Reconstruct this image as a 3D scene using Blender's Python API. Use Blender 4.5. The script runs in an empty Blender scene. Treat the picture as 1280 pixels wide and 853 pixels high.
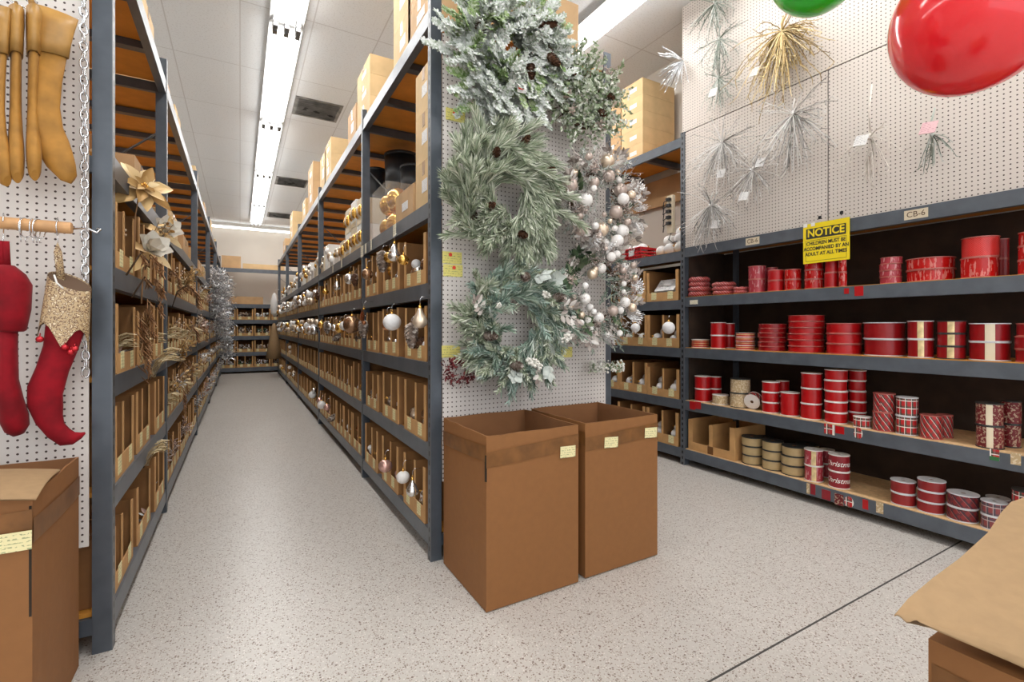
import bpy, math, random
from mathutils import Vector, Matrix

R = random.Random(11)
SC = bpy.context.scene
COL = SC.collection
PI = math.pi
H = 1.35                       # camera height
F = 595.0                      # focal length in pixels of the 1280 wide frame
YAW = math.radians(29.74)      # camera looks this far to the right of the aisle (+Y)
CS, SN, TN = math.cos(YAW), math.sin(YAW), math.tan(YAW)

# ------------------------------------------------------------------ camera, world, exposure
cam_d = bpy.data.cameras.new('camera')
cam = bpy.data.objects.new('camera', cam_d)
COL.objects.link(cam)
cam.location = (0, 0, H)
cam.rotation_euler = (PI / 2, 0, -YAW)
cam_d.sensor_width = 36.0
cam_d.lens = 36.0 * F / 1280.0
cam_d.shift_y = -17.5 / 1280.0
cam_d.clip_start = 0.02
SC.camera = cam
w = bpy.data.worlds.new('world')
SC.world = w
w.use_nodes = True
w.node_tree.nodes['Background'].inputs[0].default_value = (.93, 0.965, 1.0, 1)
w.node_tree.nodes['Background'].inputs[1].default_value = 1.7  # even cool fill added to brighten the room from its open side
SC.view_settings.view_transform = 'Standard'
SC.view_settings.look = 'None'
SC.view_settings.exposure = 0.0
SC.view_settings.gamma = 1.0
SC.view_settings.use_curve_mapping = False
LAMP_W = 22.0                  # watts of each eight foot fluorescent fixture
CEIL = 4.5


# ------------------------------------------------------------------ pixel helpers (1280x853 frame)
def ratio(x):
    u = (x - 640.0) / F
    return (TN + u) / (1 - TN * u)


def on_y(x, y, Y):             # the point seen at a pixel on the plane Y
    X = Y * ratio(x)
    d = X * SN + Y * CS
    return Vector((X, Y, H + (409 - y) * d / F))


def on_x(x, y, X):
    Y = X / ratio(x)
    d = X * SN + Y * CS
    return Vector((X, Y, H + (409 - y) * d / F))


# ------------------------------------------------------------------ mesh builder
class MB:
    def __init__(self):
        self.v, self.f, self.m, self.s = [], [], [], []

    def face(self, idx, m=0, s=False):
        self.f.append(tuple(idx)); self.m.append(m); self.s.append(s)

    def add(self, vs, fs, m=0, s=False):
        b = len(self.v)
        self.v.extend([tuple(p) for p in vs])
        for f in fs:
            self.face([b + i for i in f], m, s)

    def box(self, x0, x1, y0, y1, z0, z1, m=0):
        vs = [(x, y, z) for z in (z0, z1) for y in (y0, y1) for x in (x0, x1)]
        self.add(vs, [(0, 2, 3, 1), (4, 5, 7, 6), (0, 1, 5, 4), (2, 6, 7, 3), (0, 4, 6, 2), (1, 3, 7, 5)], m)

    def obox(self, c, ax, ay, az, m=0):   # half axes
        c, ax, ay, az = map(Vector, (c, ax, ay, az))
        vs = [c + ax * i + ay * j + az * k for k in (-1, 1) for j in (-1, 1) for i in (-1, 1)]
        self.add(vs, [(0, 2, 3, 1), (4, 5, 7, 6), (0, 1, 5, 4), (2, 6, 7, 3), (0, 4, 6, 2), (1, 3, 7, 5)], m)

    def bar(self, a, b, w, h, m=0):       # rectangular bar between two points
        a, b = Vector(a), Vector(b)
        d = b - a
        L = d.length
        d.normalize()
        up = Vector((0, 0, 1)) if abs(d.z) < .9 else Vector((1, 0, 0))
        sx = d.cross(up).normalized()
        sz = sx.cross(d)
        self.obox((a + b) / 2, sx * w / 2, d * L / 2, sz * h / 2, m)

    def tube(self, pts, r, n=6, m=0, taper=1.0, cap=True, smooth=True, closed=False):
        pts = [Vector(p) for p in pts]
        k = len(pts)
        b = len(self.v)
        prev = None
        for i, p in enumerate(pts):
            if closed:
                d = pts[(i + 1) % k] - pts[i - 1]
            else:
                d = pts[min(i + 1, k - 1)] - pts[max(i - 1, 0)]
            if d.length < 1e-9:
                d = Vector((0, 0, 1))
            d.normalize()
            if prev is None:
                a = Vector((0, 0, 1)) if abs(d.z) < .8 else Vector((1, 0, 0))
                s = d.cross(a).normalized()
            else:
                s = prev - d * prev.dot(d)
                s = s.normalized() if s.length > 1e-6 else d.orthogonal().normalized()
            prev = s
            q = d.cross(s)
            rr = r[i] if isinstance(r, (list, tuple)) else r * (1 + (taper - 1) * i / max(1, k - 1))
            for j in range(n):
                t = 2 * PI * j / n
                self.v.append(tuple(p + s * (rr * math.cos(t)) + q * (rr * math.sin(t))))
        for i in range(k if closed else k - 1):
            i2 = (i + 1) % k
            for j in range(n):
                j2 = (j + 1) % n
                self.face((b + i * n + j, b + i * n + j2, b + i2 * n + j2, b + i2 * n + j), m, smooth)
        if cap and not closed:
            self.face([b + j for j in range(n)][::-1], m)
            self.face([b + (k - 1) * n + j for j in range(n)], m)

    def lathe(self, prof, n=24, c=(0, 0, 0), m=0, smooth=True, capb=True, capt=True, wob=0.0):
        b = len(self.v)
        k = len(prof)
        for i, (r, z) in enumerate(prof):
            for j in range(n):
                t = 2 * PI * j / n
                rr = r * (1 + wob * math.cos(n / 2 * t)) if wob else r
                self.v.append((c[0] + rr * math.cos(t), c[1] + rr * math.sin(t), c[2] + z))
        for i in range(k - 1):
            for j in range(n):
                j2 = (j + 1) % n
                self.face((b + i * n + j, b + i * n + j2, b + (i + 1) * n + j2, b + (i + 1) * n + j), m, smooth)
        if capb:
            self.face([b + j for j in range(n)][::-1], m)
        if capt:
            self.face([b + (k - 1) * n + j for j in range(n)], m)

    def ball(self, c, r, n=12, k=8, m=0, sx=1, sy=1, sz=1):
        b = len(self.v)
        for i in range(1, k):
            t = PI * i / k
            for j in range(n):
                p = 2 * PI * j / n
                self.v.append((c[0] + sx * r * math.sin(t) * math.cos(p), c[1] + sy * r * math.sin(t) * math.sin(p), c[2] - sz * r * math.cos(t)))
        lo = len(self.v); self.v.append((c[0], c[1], c[2] - sz * r))
        hi = len(self.v); self.v.append((c[0], c[1], c[2] + sz * r))
        for i in range(k - 2):
            for j in range(n):
                j2 = (j + 1) % n
                self.face((b + i * n + j, b + i * n + j2, b + (i + 1) * n + j2, b + (i + 1) * n + j), m, True)
        for j in range(n):
            j2 = (j + 1) % n
            self.face((lo, b + j2, b + j), m, True)
            self.face((hi, b + (k - 2) * n + j, b + (k - 2) * n + j2), m, True)

    def needle(self, p, d, L, w, m=0, n=None):
        if n is None:
            n = rdir()
        s = d.cross(n)
        s = s.normalized() * (w / 2) if s.length > 1e-6 else Vector((w / 2, 0, 0))
        b = len(self.v)
        self.v.extend([tuple(p - s), tuple(p + s), tuple(p + d * (L * .7) + s * .9), tuple(p + d * L), tuple(p + d * (L * .7) - s * .9)])
        self.face((b, b + 1, b + 2, b + 3, b + 4), m)

    def leaf(self, p, d, L, w, n, m=0, curl=0.0, fold=.15):
        d = d.normalized()
        s = d.cross(n)
        s = s.normalized() if s.length > 1e-6 else d.orthogonal().normalized()
        nn = s.cross(d)
        b = len(self.v)
        for t, ww in ((0, .12), (.3, .85), (.6, 1.0), (.85, .5), (1, 0.04)):
            q = p + d * (L * t) + nn * (curl * L * t * t)
            self.v.append(tuple(q - s * (ww * w / 2) + nn * (fold * ww * w)))
            self.v.append(tuple(q))
            self.v.append(tuple(q + s * (ww * w / 2) + nn * (fold * ww * w)))
        for i in range(4):
            a = b + i * 3
            self.face((a, a + 1, a + 4, a + 3), m, True)
            self.face((a + 1, a + 2, a + 5, a + 4), m, True)

    def quad(self, a, b, c, d, m=0):
        self.add([a, b, c, d], [(0, 1, 2, 3)], m)

    def mesh(self, name, mats):
        me = bpy.data.meshes.new(name)
        me.from_pydata(self.v, [], self.f)
        for x in (mats if isinstance(mats, (list, tuple)) else [mats]):
            me.materials.append(x)
        if len(me.polygons):
            me.polygons.foreach_set('material_index', self.m)
            me.polygons.foreach_set('use_smooth', self.s)
        me.update()
        return me

    def build(self, name, mats, parent=None, loc=None):
        o = bpy.data.objects.new(name, self.mesh(name, mats))
        COL.objects.link(o)
        if parent is not None:
            o.parent = parent
        if loc is not None:
            o.location = loc
        return o


def rdir(rr=R):
    while True:
        v = Vector((rr.uniform(-1, 1), rr.uniform(-1, 1), rr.uniform(-1, 1)))
        if .05 < v.length < 1:
            return v.normalized()


def tag(o, label, cat, group=None, kind=None):
    if label:
        o['label'] = label
    if cat:
        o['category'] = cat
    if group:
        o['group'] = group
    if kind:
        o['kind'] = kind
    return o


def thing(name, label, cat, loc=(0, 0, 0), rz=0.0, group=None):
    o = bpy.data.objects.new(name, None)
    o.empty_display_size = .05
    COL.objects.link(o)
    o.location = loc
    o.rotation_euler = (0, 0, rz)
    return tag(o, label, cat, group)


def put(name, me, parent=None, loc=None, rot=None):   # an object on shared mesh data
    o = bpy.data.objects.new(name, me)
    COL.objects.link(o)
    if parent is not None:
        o.parent = parent
    if loc is not None:
        o.location = loc
    if rot is not None:
        o.rotation_euler = rot
    return o


KIDS = {}


def kids(o):                   # children, read once per source
    if o.name not in KIDS:
        KIDS[o.name] = [o2 for o2 in o.children]
    return KIDS[o.name]


def dup(root, loc, rz=0.0, label=None, group=None, rot=None, scale=None):
    r = root.copy()
    COL.objects.link(r)
    r.location = loc
    r.rotation_euler = rot if rot is not None else (0, 0, rz)
    if scale:
        r.scale = (scale,) * 3
    if label:
        r['label'] = label
    if group:
        r['group'] = group
    for ch in kids(root):
        c = ch.copy()
        COL.objects.link(c)
        c.parent = r
        for g in kids(ch):
            d = g.copy()
            COL.objects.link(d)
            d.parent = c
    return r


class Template:
    """Builds the first one on first use, copies it afterwards."""
    def __init__(self, make):
        self.make, self.root = make, None

    def place(self, loc, label, group=None, rz=0.0, rot=None, scale=None):
        if self.root is None:
            self.root = self.make()
            r = self.root
            r.location = loc
            r.rotation_euler = rot if rot is not None else (0, 0, rz)
            if scale:
                r.scale = (scale,) * 3
            r['label'] = label
            if group:
                r['group'] = group
            return r
        return dup(self.root, loc, rz, label, group, rot, scale)


ORD = ['first', 'second', 'third', 'fourth', 'fifth', 'sixth', 'seventh', 'eighth', 'ninth', 'tenth', 'eleventh', 'twelfth', 'thirteenth', 'fourteenth', 'fifteenth']


# ------------------------------------------------------------------ materials
def new_mat(name):
    m = bpy.data.materials.new(name)
    m.use_nodes = True
    nt = m.node_tree
    return m, nt, nt.nodes['Principled BSDF']


def nd(nt, t, **kw):
    n = nt.nodes.new(t)
    for k, v in kw.items():
        setattr(n, k, v)
    return n


def mth(nt, op, a, b=None, clamp=False):
    n = nd(nt, 'ShaderNodeMath', operation=op)
    n.use_clamp = clamp
    for i, x in enumerate((a, b)):
        if x is None:
            continue
        if isinstance(x, (int, float)):
            n.inputs[i].default_value = x
        else:
            nt.links.new(x, n.inputs[i])
    return n.outputs[0]


def mix(nt, fac, a, b):
    n = nd(nt, 'ShaderNodeMix', data_type='RGBA')
    for sock, x in ((n.inputs[0], fac), (n.inputs[6], a), (n.inputs[7], b)):
        if isinstance(x, (int, float)):
            sock.default_value = x
        elif isinstance(x, tuple):
            sock.default_value = (*x[:3], 1)
        else:
            nt.links.new(x, sock)
    return n.outputs[2]


def coords(nt, kind='Object', scale=None):
    c = nd(nt, 'ShaderNodeTexCoord').outputs[kind]
    if scale is not None:
        mp = nd(nt, 'ShaderNodeMapping')
        mp.inputs['Scale'].default_value = scale if isinstance(scale, tuple) else (scale,) * 3
        nt.links.new(c, mp.inputs[0])
        c = mp.outputs[0]
    return c


def noise(nt, vec, scale, detail=3):
    n = nd(nt, 'ShaderNodeTexNoise')
    n.inputs['Scale'].default_value = scale
    n.inputs['Detail'].default_value = detail
    nt.links.new(vec, n.inputs['Vector'])
    return n.outputs['Fac']


def plain(name, col, rough=.6, metal=0.0, var=0.0, scale=12.0, bump=0.0, spec=.5, trans=0.0, island=0.0, col2=None, coat=0.0):
    m, nt, p = new_mat(name)
    p.inputs['Roughness'].default_value = rough
    p.inputs['Metallic'].default_value = metal
    p.inputs['Specular IOR Level'].default_value = spec
    p.inputs['Base Color'].default_value = (*col, 1)
    if trans:
        p.inputs['Transmission Weight'].default_value = trans
    if coat:
        p.inputs['Coat Weight'].default_value = coat
    if var or bump:
        v = coords(nt)
        f = noise(nt, v, scale)
        if var:
            a = tuple(c * (1 - var) for c in col)
            b = tuple(min(1, c * (1 + var)) for c in col)
            rmp = nd(nt, 'ShaderNodeMapRange')
            rmp.inputs[1].default_value = .3; rmp.inputs[2].default_value = .7
            nt.links.new(f, rmp.inputs[0])
            nt.links.new(mix(nt, rmp.outputs[0], a, b), p.inputs['Base Color'])
        if bump:
            bn = nd(nt, 'ShaderNodeBump')
            bn.inputs['Strength'].default_value = bump
            bn.inputs['Distance'].default_value = .01
            nt.links.new(f, bn.inputs['Height'])
            nt.links.new(bn.outputs[0], p.inputs['Normal'])
    if island:
        g = nd(nt, 'ShaderNodeNewGeometry')
        nt.links.new(mix(nt, g.outputs['Random Per Island'], col, col2), p.inputs['Base Color'])
    return m


def ramp_island(name, stops, rough=.7, metal=0.0):
    """Each separate leaf or needle takes its own colour from a ramp."""
    m, nt, p = new_mat(name)
    p.inputs['Roughness'].default_value = rough
    p.inputs['Metallic'].default_value = metal
    p.inputs['Specular IOR Level'].default_value = .25
    g = nd(nt, 'ShaderNodeNewGeometry')
    r = nd(nt, 'ShaderNodeValToRGB')
    els = r.color_ramp.elements
    while len(els) < len(stops):
        els.new(.5)
    for e, (t, c) in zip(els, stops):
        e.position = t
        e.color = (*c, 1)
    nt.links.new(g.outputs['Random Per Island'], r.inputs[0])
    nt.links.new(r.outputs[0], p.inputs['Base Color'])
    return m


M = {}
M['steel'] = plain('painted_steel', (.080, .093, .112), .33, .25, .14, 9, spec=.5)
M['beam'] = plain('lit_beam_steel', (.105, .120, .142), .36, .2, .14, 9)  # steel colour lightened to carry the light falling on the beams
M['board'] = plain('particle_board', (.58, .245, .03), .7, var=.10, scale=9)
M['board_top'] = plain('bounce_grey_board_top', (.52, .51, .50), .85, var=.15, scale=6)  # unseen top, greyed so light bounced to the ceiling stays neutral
M['board_edge'] = plain('pale_board_edge', (.62, .40, .20), .75, var=.15, scale=40)
M['hardboard'] = plain('shade_dark_hardboard', (.040, .022, .013), .8, var=.3, scale=7)  # darkened so the colour carries the shade deep in the shelves
M['kraft'] = plain('kraft_carton', (.25, .103, .029), .72, var=.04, scale=30)
M['kraft_in'] = plain('kraft_carton_inside', (.25, .108, .04), .8, var=.1, scale=6)
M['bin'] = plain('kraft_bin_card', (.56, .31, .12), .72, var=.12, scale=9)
M['bin_shade'] = plain('kraft_bin_shaded', (.25, .115, .036), .8, var=.12, scale=9)  # darker copy of the bin card, painting shade into the bins
M['carton'] = plain('pale_carton', (.66, .46, .235), .7, var=.1, scale=6)
M['carton_tan'] = plain('tan_carton', (.54, .34, .17), .7, var=.1, scale=6)
M['tape'] = plain('packing_tape', (.185, .078, .022), .38, var=.25, scale=14, spec=.35)
M['tape_clear'] = plain('clear_packing_tape', (.42, .25, .13), .2, var=.1, scale=20, coat=.5)
M['paper'] = plain('brown_packing_paper', (.33, .208, .102), .75, var=.06, scale=40)
M['dark_slot'] = plain('cut_edge_gap', (.02, .012, .006), .9)
M['wall'] = plain('painted_wall', (.74, .70, .64), .8, var=.04, scale=1.5)
M['white'] = plain('white_plastic', (.82, .81, .79), .4)
M['white_paper'] = plain('white_paper', (.85, .84, .80), .7)
M['black'] = plain('black_plastic', (.012, .013, .016), .4)
M['chrome'] = plain('chrome', (.75, .76, .78), .18, 1.0)
M['dowel'] = plain('pine_dowel', (.58, .32, .14), .55, var=.15, scale=20)
M['joint'] = plain('floor_joint', (.06, .055, .05), .8)
M['grille'] = plain('grey_ceiling_grille', (.23, .225, .215), .7, var=.45, scale=6)
M['grille_dark'] = plain('dark_duct', (.03, .03, .03), .8)
M['gold'] = plain('gold_glass', (.86, .50, .12), .22, .9, .15, 9)
M['silver'] = plain('silver_glass', (.80, .78, .76), .16, .9, .1, 12)
M['copper'] = plain('copper_glass', (.62, .28, .14), .25, .85, .2, 11)
M['champagne'] = plain('champagne_glass', (.76, .62, .48), .3, .7, .1, 12)
M['bronze'] = plain('bronze_glass', (.36, .21, .12), .25, .8, .2, 10)
M['pearl'] = plain('pearl_white', (.84, .81, .78), .3, .0, .06, 20)
M['pearl_taupe'] = plain('taupe_pearl', (.52, .42, .37), .3, .35, .1, 18)
M['frost'] = plain('frosted_white', (.86, .85, .85), .55, 0, .05, 40, .3)
M['rosepink'] = plain('rose_glass', (.70, .42, .36), .25, .6, .1, 12)
M['cone'] = ramp_island('pine_cone_scale', [(0, (.055, .025, .014)), (.7, (.16, .075, .04)), (1, (.45, .36, .30))], .8)
M['cone_silver'] = ramp_island('frosted_cone_scale', [(0, (.10, .07, .055)), (.5, (.32, .24, .19)), (1, (.78, .74, .70))], .5)
M['twig'] = plain('dark_twig', (.10, .055, .03), .8)


def tag_mat(name, col, ink, lines=5.0):
    m, nt, p = new_mat(name)
    p.inputs['Roughness'].default_value = .6
    v = coords(nt, 'Generated')
    n = noise(nt, v, 9, 4)
    sep = nd(nt, 'ShaderNodeSeparateXYZ')
    nt.links.new(v, sep.inputs[0])
    wv = mth(nt, 'FRACT', mth(nt, 'MULTIPLY', sep.outputs[2], lines))
    k = mth(nt, 'MULTIPLY', mth(nt, 'GREATER_THAN', n, .52), mth(nt, 'LESS_THAN', wv, .42))
    nt.links.new(mix(nt, mth(nt, 'MULTIPLY', k, .65), col, ink), p.inputs['Base Color'])
    return m


M['tag'] = tag_mat('yellow_price_tag', (.80, .72, .40), (.16, .22, .10))
M['tag_pale'] = tag_mat('pale_tag', (.82, .77, .60), (.2, .2, .2))
M['tag_bright'] = tag_mat('bright_yellow_tag', (.83, .74, .22), (.30, .30, .12))
M['tag_white'] = tag_mat('white_printed_tag', (.80, .79, .78), (.28, .28, .32), 7)
M['tag_pink'] = tag_mat('pink_printed_tag', (.80, .52, .55), (.5, .2, .25), 7)
M['red_dot'] = plain('red_sticker', (.80, .05, .02), .5)
M['cream'] = plain('cream_card', (.70, .60, .44), .6)


def pegboard_mat(name, pu, base):
    m, nt, p = new_mat(name)
    p.inputs['Roughness'].default_value = .55
    v = coords(nt)
    mul = nd(nt, 'ShaderNodeVectorMath', operation='MULTIPLY'); nt.links.new(v, mul.inputs[0])
    k = 1 / .0272
    mul.inputs[1].default_value = (k, 0, k) if pu == 'x' else (0, k, k)
    fr = nd(nt, 'ShaderNodeVectorMath', operation='FRACTION'); nt.links.new(mul.outputs[0], fr.inputs[0])
    sb = nd(nt, 'ShaderNodeVectorMath', operation='SUBTRACT'); nt.links.new(fr.outputs[0], sb.inputs[0])
    sb.inputs[1].default_value = (.5, 0, .5) if pu == 'x' else (0, .5, .5)
    ln = nd(nt, 'ShaderNodeVectorMath', operation='LENGTH'); nt.links.new(sb.outputs[0], ln.inputs[0])
    hole = mth(nt, 'LESS_THAN', ln.outputs['Value'], .155)
    f = noise(nt, v, 1.6, 4)
    b = mix(nt, f, tuple(c * .93 for c in base), tuple(min(1, c * 1.06) for c in base))
    nt.links.new(mix(nt, hole, b, (.06, .035, .03)), p.inputs['Base Color'])
    return m


M['peg_x'] = pegboard_mat('pegboard_end', 'x', (.68, .63, .595))
M['peg_y'] = pegboard_mat('pegboard_wall', 'y', (.66, .60, .55))


def slotted_mat():
    m, nt, p = new_mat('slotted_steel')
    p.inputs['Roughness'].default_value = .4
    p.inputs['Metallic'].default_value = .25
    v = coords(nt)
    s = nd(nt, 'ShaderNodeSeparateXYZ'); nt.links.new(v, s.inputs[0])
    z = mth(nt, 'LESS_THAN', mth(nt, 'FRACT', mth(nt, 'MULTIPLY', s.outputs[2], 1 / .055)), .5)
    y = mth(nt, 'LESS_THAN', mth(nt, 'ABSOLUTE', s.outputs[1]), .0085)
    k = mth(nt, 'MULTIPLY', z, y)
    nt.links.new(mix(nt, k, (.11, .12, .135), (.006, .006, .008)), p.inputs['Base Color'])
    return m


M['slot'] = slotted_mat()


def floor_mat():
    m, nt, p = new_mat('terrazzo_floor')
    v = coords(nt)
    out = None
    base = mix(nt, noise(nt, v, 1.1, 4), (.49, .46, .425), (.57, .54, .505))
    for sc, lo, rad, col in ((105, .80, .42, (.24, .185, .15)), (165, .74, .44, (.31, .25, .21)), (78, .92, .36, (.17, .12, .10)), (130, .85, .42, (.68, .64, .60))):
        vo = nd(nt, 'ShaderNodeTexVoronoi')
        vo.inputs['Scale'].default_value = sc
        nt.links.new(v, vo.inputs['Vector'])
        cs = nd(nt, 'ShaderNodeSeparateColor'); nt.links.new(vo.outputs['Color'], cs.inputs[0])
        k = mth(nt, 'MULTIPLY', mth(nt, 'GREATER_THAN', cs.outputs[0], lo), mth(nt, 'LESS_THAN', vo.outputs['Distance'], rad))
        base = mix(nt, k, base, col)
    nt.links.new(base, p.inputs['Base Color'])
    p.inputs['Roughness'].default_value = .34
    p.inputs['Specular IOR Level'].default_value = .45
    return m


M['floor'] = floor_mat()


def ceil_mat():
    m, nt, p = new_mat('ceiling_tile')
    p.inputs['Roughness'].default_value = .85
    v = coords(nt)
    br = nd(nt, 'ShaderNodeTexBrick')
    br.offset = 0
    br.inputs['Scale'].default_value = 1
    br.inputs['Brick Width'].default_value = .66
    br.inputs['Row Height'].default_value = 1.32
    br.inputs['Mortar Size'].default_value = .007
    br.inputs['Mortar Smooth'].default_value = .2
    br.inputs['Color1'].default_value = (.78, .81, .835, 1)
    br.inputs['Color2'].default_value = (.76, .79, .815, 1)
    br.inputs['Mortar'].default_value = (.60, .61, .62, 1)
    nt.links.new(v, br.inputs['Vector'])
    f = noise(nt, v, 60, 2)
    k = mth(nt, 'GREATER_THAN', f, .60)
    nt.links.new(mix(nt, mth(nt, 'MULTIPLY', k, .35), br.outputs['Color'], (.54, .55, .56)), p.inputs['Base Color'])
    return m


M['ceil'] = ceil_mat()


def emit(name, col, s):
    m, nt, p = new_mat(name)
    p.inputs['Base Color'].default_value = (.9, .9, .9, 1)
    p.inputs['Emission Color'].default_value = (*col, 1)
    p.inputs['Emission Strength'].default_value = s
    return m


M['tube'] = emit('fluorescent_tube', (1, .99, .96), 4.0)
M['reflector'] = plain('white_reflector', (.90, .90, .89), .3)
M['holder'] = plain('grey_lamp_holder', (.12, .12, .12), .5)


def ribbon_mat(name, col, rough=.38, kind=None, c2=(1, 1, 1), c3=(0, 0, 0), sheen=.3, k=1.0):
    m, nt, p = new_mat(name)
    p.inputs['Roughness'].default_value = rough
    p.inputs['Sheen Weight'].default_value = sheen * .04
    v = coords(nt)
    s = nd(nt, 'ShaderNodeSeparateXYZ'); nt.links.new(v, s.inputs[0])
    ang = mth(nt, 'ARCTAN2', s.outputs[1], s.outputs[0])
    arc = mth(nt, 'MULTIPLY', ang, .09 * k)
    z = s.outputs[2]

    def stripe(x, per, duty):
        return mth(nt, 'LESS_THAN', mth(nt, 'FRACT', mth(nt, 'MULTIPLY', x, 1 / per)), duty)
    base = mix(nt, noise(nt, v, 22, 2), tuple(c * .86 for c in col), tuple(min(1, c * 1.12) for c in col))
    if kind == 'tartan':
        b = mix(nt, mth(nt, 'MULTIPLY', stripe(arc, .05, .38), .85), base, c3)
        b = mix(nt, mth(nt, 'MULTIPLY', stripe(z, .05, .38), .7), b, c3)
        b = mix(nt, stripe(arc, .05, .08), b, c2)
        base = mix(nt, stripe(z, .05, .10), b, c2)
    elif kind == 'diag':
        a = mth(nt, 'ADD', arc, z)
        d = mth(nt, 'SUBTRACT', arc, z)
        b = mix(nt, mth(nt, 'MULTIPLY', stripe(a, .055, .4), .8), base, c3)
        b = mix(nt, mth(nt, 'MULTIPLY', stripe(d, .055, .35), .5), b, c3)
        base = mix(nt, stripe(a, .055, .09), b, c2)
    elif kind == 'stripe':
        base = mix(nt, stripe(mth(nt, 'ADD', z, .004), .022, .28), base, c2)
    elif kind == 'damask':
        f = noise(nt, v, 75, 2)
        base = mix(nt, mth(nt, 'GREATER_THAN', f, .54), base, c2)
    elif kind == 'mesh':
        a = stripe(mth(nt, 'ADD', arc, z), .012, .3)
        d = stripe(mth(nt, 'SUBTRACT', arc, z), .012, .3)
        base = mix(nt, mth(nt, 'MULTIPLY', mth(nt, 'MAXIMUM', a, d), .4), base, c2)
    elif kind == 'wrap':
        f = noise(nt, coords(nt, 'Object', (30, 30, 6)), 2.5, 3)
        base = mix(nt, mth(nt, 'MULTIPLY', mth(nt, 'GREATER_THAN', f, .57), .45), base, c2)
    nt.links.new(base, p.inputs['Base Color'])
    return m


RED, DRED, BURG = (.43, .004, .006), (.27, .003, .005), (.19, .012, .018)
RIB = {
    'satin': ribbon_mat('red_satin', RED, .33),
    'velvet': ribbon_mat('red_velvet', (.42, .004, .007), .7),
    'gloss': ribbon_mat('red_gloss_wrapped', (.46, .006, .005), .2, 'wrap', (.75, .35, .30)),
    'deep': ribbon_mat('deep_red_satin', DRED, .35),
    'pinkwrap': ribbon_mat('pinkish_red_wrapped', (.38, .04, .055), .25, 'wrap', (.75, .45, .45)),
    'burlap': ribbon_mat('natural_burlap', (.50, .36, .20), .85, 'damask', (.66, .54, .36)),
    'gold': ribbon_mat('gold_ribbon', (.46, .33, .16), .4),
    'goldred': ribbon_mat('red_and_gold_ribbon', (.46, .03, .02), .4, 'stripe', (.66, .44, .2)),
    'plaid': ribbon_mat('red_tartan', (.50, .012, .014), .5, 'tartan', (.80, .76, .70), (.03, .07, .05)),
    'diag': ribbon_mat('diagonal_plaid', (.42, .012, .014), .4, 'diag', (.74, .66, .58), (.05, .055, .05)),
    'darkplaid': ribbon_mat('dark_plaid', (.22, .018, .02), .5, 'diag', (.33, .10, .09), (.03, .02, .03)),
    'greyplaid': ribbon_mat('grey_plaid', (.26, .05, .05), .5, 'tartan', (.50, .40, .38), (.06, .06, .08)),
    'damask': ribbon_mat('burgundy_damask', (.15, .006, .010), .5, 'damask', (.38, .26, .18)),
    'mesh': ribbon_mat('red_mesh', (.55, .008, .008), .35, 'mesh', (.75, .12, .10)),
    'script': ribbon_mat('burgundy_satin', (.26, .012, .02), .4),
    'wine': ribbon_mat('wine_satin', (.27, .014, .015), .42),
}
M['rim_white'] = plain('white_spool_card', (.78, .74, .70), .6)
M['rim_black'] = plain('black_spool_card', (.03, .03, .03), .5)
M['rim_red'] = plain('clear_spool_rim', (.45, .12, .10), .25)
M['rim_grey'] = plain('grey_spool_card', (.62, .62, .64), .5)
M['gold_label'] = plain('gold_foil_label', (.72, .56, .30), .28, .5, .2, 30)

# ================================================================== the setting
def struct(name, mb, mats):
    o = mb.build(name, mats)
    o['kind'] = 'structure'
    return o


b = MB(); b.box(-7, 4.6, -5, 17.2, -.08, 0); struct('floor', b, M['floor'])
b = MB(); b.box(-7, 4.6, -5, 17.2, CEIL, CEIL + .1); struct('ceiling', b, M['ceil'])
b = MB(); b.box(-7, 4.6, 16.75, 16.9, 0, CEIL); struct('wall_far', b, M['wall'])
b = MB(); b.box(4.45, 4.6, -5, 16.75, 0, CEIL); struct('wall_right', b, M['wall'])
b = MB(); b.box(-7.1, -6.95, -5, 16.75, 0, CEIL); struct('wall_left', b, M['wall'])
b = MB(); b.box(-3.5, 4.4, 1.196, 1.204, 0, .0012); struct('trim_1', b, M['joint'])
b = MB(); b.box(-6.9, 4.4, 16.68, 16.75, 4.40, 4.5); struct('trim_2', b, M['wall'])

# ------------------------------------------------------------------ ceiling fixtures
FIX_L = 2.64


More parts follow.
